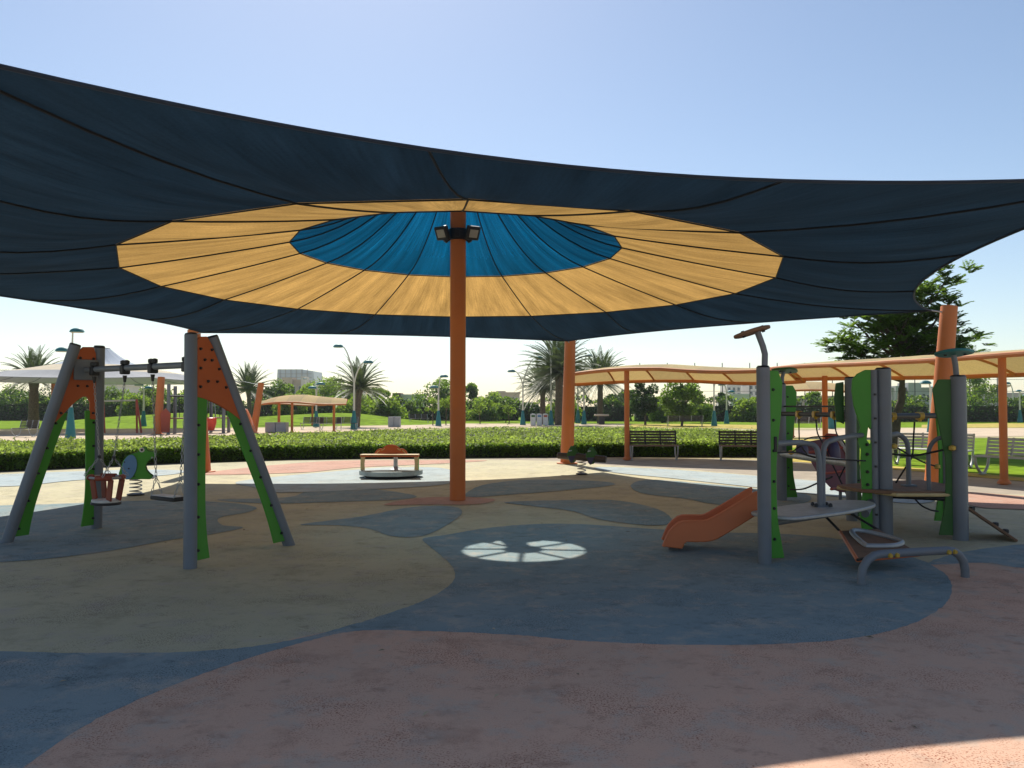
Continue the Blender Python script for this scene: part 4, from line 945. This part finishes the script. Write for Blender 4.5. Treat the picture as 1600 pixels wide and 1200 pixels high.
far_hedge('dark hedge behind the left lawn mounds', 335, 600, 0, 2.3, 90)
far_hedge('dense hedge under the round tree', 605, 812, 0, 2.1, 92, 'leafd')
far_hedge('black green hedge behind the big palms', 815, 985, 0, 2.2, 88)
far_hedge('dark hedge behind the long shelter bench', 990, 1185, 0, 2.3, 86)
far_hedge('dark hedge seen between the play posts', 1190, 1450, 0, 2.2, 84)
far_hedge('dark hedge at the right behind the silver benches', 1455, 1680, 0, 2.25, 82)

# ------------------------------------------------------------------ trees
def limb(mb, a, b, r0, r1, n=7, k=4, wob=.08):
    pts = [a.lerp(b, i/k) + Vector((random.uniform(-1,1), random.uniform(-1,1), 0))*wob*(b-a).length*(.0 if i in (0, k) else .5) for i in range(k+1)]
    mb.tube(pts, [r0 + (r1-r0)*i/k for i in range(k+1)], n)
def tree(label, base, h, w, m, leaves=9000, size=.16, trunk_h=.3, clumps=26, group='trees beyond the play area', flat=.85, seed=0, name='broadleaf_tree', trunk_r=None):
    random.seed(seed + 11); rg = np.random.default_rng(seed + 5)
    o = thing(name, label, 'tree', base, group); base = Vector(base); mb = MB(); r = trunk_r or h*.022
    th = h*trunk_h; top = base + Vector((w*.04*random.uniform(-1,1), 0, th)); limb(mb, base + Vector((0,0,-.1)), top, r*1.3, r*.8)
    cen = []
    for i in range(clumps):
        a = random.uniform(0, 2*PI); q = math.sqrt(random.random()); zz = random.random()
        prof = math.sin(PI*(.12 + .80*zz))**.75
        cen.append(base + Vector((w/2*q*prof*math.cos(a)*.85, w/2*q*prof*math.sin(a)*.85, th*.85 + (h - th*.85 - .1*h)*zz)))
    for c in cen[:14]: limb(mb, top + Vector((0,0,-.05*h)), c, r*.5, r*.12, 5, 3)
    mb.build('trunk', 'bark', o)
    n = leaves; idx = rg.integers(0, clumps, n); C = np.array(cen)[idx]
    rad = (w*.13 + w*.09*rg.random(clumps))[idx][:, None]
    dirs = rdir(n); dirs[:, 2] *= flat; C = C + dirs*rad*(.35 + .65*rg.random((n, 1))**.5)
    C[:, 2] = np.maximum(C[:, 2], base.z + th*.5)
    U, V = leafaxes(n, size, .4); cr = quads('crown', C, U, V, m, o); return o
def tpx(px, ytop, d, wpx, label, m='leaf', **k):
    base = Vector((D(px, 640, d).x, d, 0)); h = D(px, ytop, d).z; tree(label, base, h, wpx*d/F, m, **k)
T = [(690, 594, 100, 84, 'round dense green tree left of the central mast', 'leaf', .2), (768, 617, 98, 60, 'lower green tree right of the central mast', 'leafl', .2), (736, 597, 104, 44, 'narrow dark tree just right of the central mast', 'leaf', .2),
     (440, 595, 96, 58, 'dark bushy tree beside the leaning orange post', 'leaf', .18), (512, 590, 100, 80, 'broad green tree behind the small shelter', 'leafl', .18), (478, 600, 105, 50, 'middle green tree in front of the tan building', 'leafl', .18),
     (592, 606, 92, 52, 'green tree to the right of the tall lamp', 'leafl', .2), (620, 608, 98, 34, 'darker tree beside the far villa', 'leaf', .2), (600, 625, 82, 70, 'low oleander bush behind the mound', 'leafl', .1),
     (180, 606, 96, 70, 'green tree under the far left canopy edge', 'leaf', .15), (240, 604, 100, 80, 'broad green tree behind the slim lamp', 'leaf', .15), (292, 607, 98, 60, 'green tree behind the far play posts', 'leafl', .15), (350, 612, 100, 50, 'dark tree seen through the swing frame', 'leafd', .15), (60, 612, 95, 110, 'dark wide tree behind the thick palm', 'leafd', .12),
     (1008, 592, 70, 52, 'dark tree under the left end of the long shelter', 'leafd', .3), (1065, 590, 66, 74, 'broad dark tree with bright edges under the long shelter', 'leaf', .32), (1035, 621, 80, 60, 'light green shrub tree behind the long dark bench', 'leafl', .15), (1095, 622, 78, 52, 'light green rounded shrub behind the shelter lamp', 'leafl', .15), (1130, 610, 90, 26, 'far narrow conical tree beside the thin lamp', 'leafd', .1),
     (790, 632, 80, 34, 'small pale young tree on the lawn', 'leafl', .4), (760, 626, 88, 60, 'light shrub in front of the far hedge', 'leafl', .1), (882, 628, 84, 64, 'yellow green bush between the big palms', 'leafl', .1),
     (1270, 612, 88, 40, 'dark green tree seen below the far shelter', 'leaf', .2), (1220, 622, 84, 46, 'light green shrub behind the rear play post', 'leafl', .12), (1530, 582, 105, 62, 'pale weeping tree behind the right hedge', 'leafl', .25), (1600, 615, 100, 50, 'small tree at the right behind the hedge', 'leaf', .2), (1185, 618, 92, 50, 'light shrub beside the far white house', 'leafl', .12), (1425, 628, 90, 50, 'low shrub in front of the grey villas', 'leafl', .12),
     (25, 606, 102, 80, 'green tree behind the thick palm trunk', 'leaf', .15), (120, 604, 104, 80, 'broad tree behind the wide based lamp', 'leaf', .15), (210, 618, 90, 60, 'light bush beside the slim lamp', 'leafl', .1), (320, 616, 92, 60, 'light bush behind the red bucket', 'leaf', .1), (415, 606, 94, 56, 'dark tree behind the leaning far post', 'leafd', .15), (455, 618, 88, 60, 'light bush behind the small shelter roof', 'leafl', .1), (535, 612, 92, 60, 'dark tree behind the tall lamp', 'leaf', .15), (565, 622, 84, 80, 'low wide oleander behind the date palm', 'leafl', .08), (640, 632, 86, 44, 'low oleander under the pale villa', 'leaf', .08), (715, 622, 90, 60, 'light bush behind the mast', 'leafl', .1), (800, 620, 94, 50, 'tree beside the sandy villa', 'leaf', .15), (830, 630, 88, 50, 'dark bush behind the bins', 'leafd', .1), (960, 620, 90, 60, 'dark tree behind the second palm', 'leafd', .2), (985, 606, 92, 46, 'light tree behind the shelter end post', 'leaf', .2), (1165, 628, 84, 60, 'low light bush right of the thin lamp', 'leafl', .08), (1310, 626, 88, 60, 'light bush behind the far shelter posts', 'leafl', .1), (1370, 622, 92, 60, 'light bush behind the feathery trunk', 'leafl', .12)]
for i, (px, yt, d, wp, lb, m, th) in enumerate(T):
    tpx(px, yt, d, wp, lb, m, trunk_h=th, seed=i*3, leaves=int(2600 + wp*55), size=.24 if d > 75 else .20, clumps=max(10, int(wp*.38)))
for i, px in enumerate((795, 750, 676, 697)):
    p = G(px, 662 if i < 2 else 664); tree(('small sapling beside the recycling bin lamp', 'small sapling between mast and recycling bins', 'small sapling left of the round tree lamp', 'small sapling between round tree lamp and mast')[i], (p.x, p.y, 0), 1.9 + .3*i, 1.5, 'leafl', leaves=420, size=.16, trunk_h=.5, clumps=7, group='young saplings', seed=90+i, name='sapling', trunk_r=.04)
# feathery tree on the right
def feather_tree(base, h, w):
    random.seed(5); o = thing('feathery_tree', 'spreading feathery dark green tree rising behind the tan shelter', 'tree', base); base = Vector(base); mb = MB()
    k = base + Vector((.38, 0, h*.36)); limb(mb, base + Vector((0,0,-.1)), k, .16, .12, 10, 5, .04); tips = []
    for i in range(24):
        a = 2*PI*i/24*2.6 + random.uniform(-.3,.3); e = random.uniform(.0, 1.0); r_ = w/2*(.98 - .50*e)*random.uniform(.75,1.12)
        q = k + Vector((r_*math.cos(a)*1.0 + .35*e, r_*math.sin(a)*.8, .05*h + (h*.60)*e)); limb(mb, k + Vector((0,0,h*.25*e)), q, .06, .02, 6, 4, .1)
        for j in range(23):
            t = random.uniform(.35, 1.08); p = (k + Vector((0,0,h*.25*e))).lerp(q, t) + Vector((random.gauss(0,.38), random.gauss(0,.38), random.gauss(.08,.26))); tips.append((p, (q - k).normalized()))
    limb(mb, k, k + Vector((.3, 0, h*.5)), .1, .03, 7, 4, .05); mb.build('trunk', 'bark', o)
    C, U, V = [], [], []
    for p, dr in tips:
        for q in range(7):
            a = random.uniform(0, 2*PI); dv = (Vector((math.cos(a), math.sin(a), random.uniform(-.15,.55))) + dr*.7).normalized(); L = random.uniform(.34,.56)
            sx = dv.cross(Vector((0,0,1))).normalized()
            for s in range(9):
                c = p + dv*L*(s + .5)/9 + Vector((0,0,-.10*(s/9)**2))
                for sg in (-1, 1):
                    ll = .13*(1 - .5*abs(s/9 - .4)); u = (sx*sg + dv*.5).normalized()*ll; C.append(c + u*.5); U.append(u); V.append(u.cross(Vector((random.uniform(-.4,.4), random.uniform(-.4,.4), 1))).normalized()*.085)
    quads('crown', np.array(C), np.array(U), np.array(V), 'leaf', o)
fb = Vector((D(1393, 640, 28).x, 28, 0)); feather_tree(fb, D(1400, 428, 28).z - .0, 235*28/F)

# ------------------------------------------------------------------ palms
def palm(label, base, h, cr, nf=38, seed=1, trunk=.20, lean=(0,0), droop=1.0):
    random.seed(seed); o = thing('date_palm', label, 'palm tree', base, 'date palms'); base = Vector(base)
    top = base + Vector((lean[0], lean[1], h)); mb = MB(); pts = []; rs = []
    n = 16
    for i in range(n + 1):
        t = i/n; pts.append(base.lerp(top, t) + Vector((0, 0, -.05 if i == 0 else 0))); rs.append(trunk*(1.15 - .35*t)*(1 + .10*(i % 2)) * (1.25 if t > .85 else 1))
    mb.tube(pts, rs, 10).build('trunk', 'barkp', o)
    C, U, V = [], [], []; rb_ = MB()
    for k in range(nf):
        a = k*2.399963 + random.uniform(-.2,.2); el = R(86) - (k/nf)**1.1*R(70 + 36*droop); L = cr*random.uniform(.85, 1.12)
        dh = Vector((math.cos(a), math.sin(a), 0)); p = Vector(top); ang = el; seg = 14; line = [p.copy()]
        for s in range(seg):
            p = p + (dh*math.cos(ang) + Vector((0,0,1))*math.sin(ang))*L/seg; ang -= R(2.6)*droop*(.4 + s/seg); line.append(p.copy())
        rb_.tube(line[::2], [.03 - .025*i/(len(line[::2]) - 1) for i in range(len(line[::2]))], 4)
        side = dh.cross(Vector((0,0,1)))
        for s in range(2, seg + 1):
            t = (line[s] - line[s-1]).normalized(); upv = side.cross(t)
            for f_ in (0, .5):
                c = line[s-1].lerp(line[s], f_); ll = cr*.19*math.sin(PI*min(1, .25 + .7*s/seg))
                for sg in (-1, 1):
                    u = (side*sg*.75 + t*.65 + upv*.28).normalized()*ll*random.uniform(.85,1.1); C.append(c + u*.5); U.append(u); V.append((t*.5 + upv*.5)*.085*(cr/2.4))
    rb_.build('frond_stems', 'palm', o); quads('fronds', np.array(C), np.array(U), np.array(V), 'palm', o); return o
def ppx(label, px, pyb, pytop, crpx, **k):
    b = G(px, pyb); d = b.y; cr = crpx*d/F; hz = D(px, pytop, d).z - cr*.85; palm(label, b, hz, cr, **k)
ppx('thick date palm beside the far left canopy', 52, 668, 546, 54, seed=1, trunk=.34, nf=60, droop=1.3)
ppx('date palm behind the leaning orange post of the far canopy', 391, 660, 571, 46, seed=2, trunk=.22, nf=54, lean=(-.2,0))
ppx('date palm behind the tall two armed lamp', 556, 667, 560, 56, seed=3, trunk=.26, nf=60, droop=1.25, lean=(.25,0))
ppx('tallest dense date palm behind the back canopy post', 874, 664, 522, 72, seed=4, trunk=.36, nf=110, droop=1.55)
ppx('second dense date palm beside the back canopy post', 938, 661, 548, 56, seed=5, trunk=.28, nf=84, droop=1.5)
ppx('low date palm in front of the tallest palm', 848, 662, 566, 50, seed=6, trunk=.26, nf=74, droop=1.5)

# ------------------------------------------------------------------ the far left canopy and playground
fc = Vector((D(152, 640, 54).x, 54, 0)); cs = []
for k in range(6):
    a = R(15 + 60*k); cs.append(Vector((fc.x + 9.4*math.cos(a), fc.y + 9.4*math.sin(a), 3.35)))
fcan, _ = canopy('shade_canopy', 'pale blue and beige tent canopy far beyond the swing set', fc, cs, 5.6, ((.70, 5.55), (2.8, 4.35), (5.6, 3.78)), ('f_white', 'f_beige', 'f_slate'), 20, None, fine=False, sag=.75)
for k, c in enumerate(cs):
    if k in (0, 5): continue
    d = (c - fc); d.z = 0; d.normalize(); t = c + d*.5 + Vector((0,0,.06)); corner_post(fcan, t, Vector((t.x, t.y, 0)) - d*.35, .2, .17, c)
t = D(408, 599, 49); b = G(396, 676); corner_post(fcan, t, b, .22, .18, cs[0])
t = D(252, 590, 47); b = G(246, 678); corner_post(fcan, t, b, .24, .2, cs[5])
def far_tower(px, py, label, cols, w=.9):
    p = G(px, py); o = thing('far_play_tower', label, 'playground', p, 'far play towers')
    for i, (dx, dy, h) in enumerate(((-w/2, 0, 2.9), (w/2, 0, 2.8), (-w/2, .9, 2.8), (w/2, .9, 2.9))):
        q = p + Vector((dx, dy, 0)); MB().tube([q + Vector((0,0,-.05)), q + Vector((0,0,h))], .10, 10).build('post', 'grey', o)
    MB().box(p + Vector((0,.45,.9)), (w + .1, 1.0, .07)).build('deck', 'brown', o)
    MB().prism([(-w*.3, .1), (w*.1, .1), (w*.16, 1.2), (-w*.1, 1.5), (-w*.34, 1.2)], p + Vector((-w*.5, -.12, 0)), (1,0,0), (0,0,1), .05).build('red_board', cols[0], o, bevel=.02)
    MB().tube([p + Vector((-w/2,0,2.2)), p + Vector((w/2,0,2.2))], .05, 8).build('crossbar', 'dark', o)
    for k in range(3): MB().tube([p + Vector((-w/4 + k*w/4, 0, 2.2)), p + Vector((-w/4 + k*w/4, .1, .95))], .02, 6).build('rope', 'rope', o)
far_tower(279, 678, 'far grey play tower with red board behind the near swing post', ('redpl',), 1.2); far_tower(335, 676, 'far grey play tower holding a red bucket seat', ('dgreen',), 1.1)
p = G(330, 676); o = thing('bucket_seat', 'bright red bucket seat hanging at the far play tower', 'swing seat', p + Vector((0,-.3,.35))); MB().lathe([(.28, .15), (.40, .55), (.42, .9), (.38, .92)], p + Vector((0,-.3,.0)), 14).build('bucket', mat('bright red plastic', (.75, .05, .02), .4), o)
for s in (-1, 1): MB().tube([p + Vector((s*.38,-.3,.9)), p + Vector((s*.2,-.1,2.2))], .02, 6).build('chain', 'steel', o)
p = G(222, 676); o = thing('far_swing_frame', 'far thin swing frame with dark red legs and pale beam', 'swing set', p); dl = p.y
t_ = D(211, 624, dl)
for q in (D(214, 676, dl), D(221, 676, dl)): MB().tube([Vector((q.x, dl, -.03)), Vector((t_.x, dl + .2, t_.z))], .06, 8).build('leg', 'redpl', o)
q = D(150, 627, dl); MB().tube([t_ + Vector((0,.2,-.05)), Vector((q.x, dl + .2, q.z))], .05, 8).build('beam', 'polecream', o)
for dx in (-.1, .35): MB().tube([Vector((q.x + dx, dl + .2, q.z)), Vector((q.x - .15 + dx*2, dl, -.03))], .06, 8).build('leg', 'redpl', o)
p = G(393, 677); o = thing('far_slide', 'far orange and white slide at the foot of the leaning post', 'slide', p); d = p.y
MB().prism([(-.55, 1.25), (-.30, 1.45), (-.12, 1.1), (.28, .0), (-.10, .0)], Vector((p.x, d, 0)), (1,.1,0), (0,0,1), .5).build('slide_body', 'slide', o, bevel=.03)
MB().prism([(-.66, .9), (-.55, 1.35), (-.36, 1.48), (-.52, .85)], Vector((p.x, d - .02, 0)), (1,.1,0), (0,0,1), .54).build('slide_hood', 'white', o, bevel=.03)

# ------------------------------------------------------------------ tall court fence and buildings
fe = thing('court_fence', 'tall thin court fence with wires behind the right hedge', 'fence', (40, 94, 0))
xs = [D(px, 640, 95).x for px in range(1000, 1680, 43)]; ht = D(1500, 588, 95).z
for x in xs: MB().tube([(x, 95, -.05), (x, 95, ht + 1.6)], .05, 6).build('fence_post', 'dark', fe)
for z in (2.2, 3.4, 4.8, ht): MB().tube([(xs[0], 95, z), (xs[-1], 95, z)], .02, 5).build('fence_wire', 'dark', fe)
def building(label, px0, px1, pyt, d, wall, rows, cols_, name='villa', depth=10, extra=None):
    a = D(px0, 640, d); b = D(px1, 640, d); h = D(px0, pyt, d).z; w = b.x - a.x; cxx = (a.x + b.x)/2
    o = thing(name, label, 'building', (cxx, d + depth/2, 0), 'buildings beyond the park')
    MB().box((cxx, d + depth/2, h/2 - .1), (w, depth, h + .2)).build('wall', wall, o)
    MB().box((cxx, d + depth/2, h + .15), (w + .4, depth + .4, .3)).build('parapet', wall, o)
    if rows:
        fh = (h - 1.2)/rows
        for r_ in range(rows):
            for c in range(cols_):
                x = a.x + w*(c + .5)/cols_; z = h - .9 - fh*(r_ + .5) + .3
                ww, hh = min(w/cols_*.5, 1.8), min(fh*.55, 2.2)
                q = MB().box((x, d - .02, z), (ww + .24, .10, hh + .24)).build('window_frame', 'wallw', o); MB().box((x, d - .06, z), (ww, .06, hh)).build('pane', 'glass', q)
    if extra:
        for ex0, ex1, eyt, ed, m_ in extra:
            ea = D(ex0, 640, ed); eb = D(ex1, 640, ed); eh = D(ex0, eyt, ed).z; MB().box(((ea.x + eb.x)/2, ed + 2, eh/2), (eb.x - ea.x, 4, eh)).build('tower_block', m_, o)
    return o
building('tan low building below the grey glass block', 434, 474, 595, 190, 'wallt', 2, 4, 'office_block', extra=[(470, 476, 588, 189, 'wallw'), (440, 456, 590, 189, 'wallt')])
a = D(430, 640, 260); b = D(491, 640, 260); o = thing('glass_block', 'large grey blue glass building with sloped ends above the trees', 'building', ((a.x + b.x)/2, 266, 0), 'buildings beyond the park')
zt = D(430, 577, 260).z; zm = D(430, 599, 260).z; w = b.x - a.x
MB().prism([(0, 0), (w, 0), (w, zm), (w*.97, zt - .6), (w*.72, zt - .2), (w*.70, zt), (w*.05, zt)], (a.x, 266, 0), (1,0,0), (0,0,1), 12).build('facade', 'facade', o)
for k in range(6): MB().box((a.x + w*(.12 + .14*k), 259.8, (zt + zm)/2), (.16, .3, zt - zm)).build('mullion', 'wallg', o)
for k in range(3): MB().box((a.x + w*.5, 259.8, zm + (zt - zm)*(k + .7)/4), (w*.86, .25, .14)).build('mullion', 'wallg', o)
building('pale two storey villa with tall windows between the trees', 619, 655, 619, 130, 'wallw', 2, 4, extra=[(613, 625, 614, 129, 'wallb')])
building('low sandy villa on the skyline right of the mast', 764, 812, 615, 170, 'wallt', 2, 5, extra=[(775, 790, 611, 171, 'wallt')])
building('pale long house behind the small left shelter', 528, 556, 612, 150, 'wallw', 2, 3)
building('white house far behind the left trees', 150, 182, 602, 150, 'wallw', 2, 3)
building('tall pale tower block faint behind the court fence', 1136, 1158, 592, 300, 'wallw', 5, 3, 'tower_block')
building('second tall pale tower block behind the grey play post', 1170, 1186, 598, 300, 'wallw', 4, 2, 'tower_block')
building('white house with wide window beyond the light shrubs', 1142, 1172, 618, 140, 'wallw', 2, 2)
building('grey villa row with roof rooms behind the court fence', 1394, 1470, 608, 140, 'wallg', 2, 6, extra=[(1400, 1414, 603, 139, 'wallg'), (1420, 1440, 598, 139, 'wallg')])
building('long low grey villa behind the right hedge', 1530, 1640, 616, 160, 'wallg', 2, 8)
building('flat pale house seen below the far shelter', 1225, 1330, 621, 150, 'wallt', 2, 7)
p = Vector((D(1567, 640, 230).x, 230, 0)); o = thing('minaret', 'slender pale minaret with balcony on the skyline', 'minaret', p, None); zt = D(1567, 588, 230).z
MB().lathe([(1.3, 0), (1.2, zt*.68)], p, 8).build('shaft', 'wallt', o); MB().lathe([(1.2, zt*.68), (2.2, zt*.72), (2.2, zt*.76), (1.0, zt*.765)], p, 12).build('balcony', 'wallt', o); MB().lathe([(.9, zt*.76), (.9, zt*.9), (.5, zt*.95), (.05, zt*1.06)], p, 10).build('turret', 'wallt', o)

# ------------------------------------------------------------------ bits of dry leaf and grit blown over the rubber
mb = MB(); random.seed(21)
for k in range(150):
    x = random.uniform(-5, 6); y = random.uniform(2.4, 17); q = random.uniform(.006, .017); a = random.uniform(0, 6.3); p = Vector((x, y, .004))
    ux = Vector((math.cos(a), math.sin(a), random.uniform(-.2,.2)))*q*random.uniform(1, 2.2); uy = Vector((-math.sin(a), math.cos(a), random.uniform(-.3,.3)))*q*.6
    mb.add([p - ux, p - uy + Vector((0,0,.004)), p + ux, p + uy + Vector((0,0,.006))], [(0,1,2,3)])
lt = mb.build('leaf_litter', mat('dry leaf bits', (.34, .27, .16), .9, var=.4, island=.6), smooth=False); tag(lt, 'scattered bits of dry leaf and grit on the rubber', 'litter', None, 'stuff')

# ------------------------------------------------------------------ the warm dusty air
hz = MB().box((0, 260, 14), (1320, 800, 31)).build('haze', M['white'], smooth=False); hz.data.materials.clear()
hm = bpy.data.materials.new('haze air'); hm.use_nodes = True; n_ = hm.node_tree.nodes; n_.remove(n_['Principled BSDF'])
pv = n_.new('ShaderNodeVolumePrincipled'); pv.inputs['Color'].default_value = (.86, .92, .98, 1); pv.inputs['Density'].default_value = .0003; pv.inputs['Anisotropy'].default_value = .3
hm.node_tree.links.new(pv.outputs[0], n_['Material Output'].inputs['Volume']); hz.data.materials.append(hm)
hz['kind'] = 'stuff'; hz['label'] = 'thin warm haze in the air over the park'
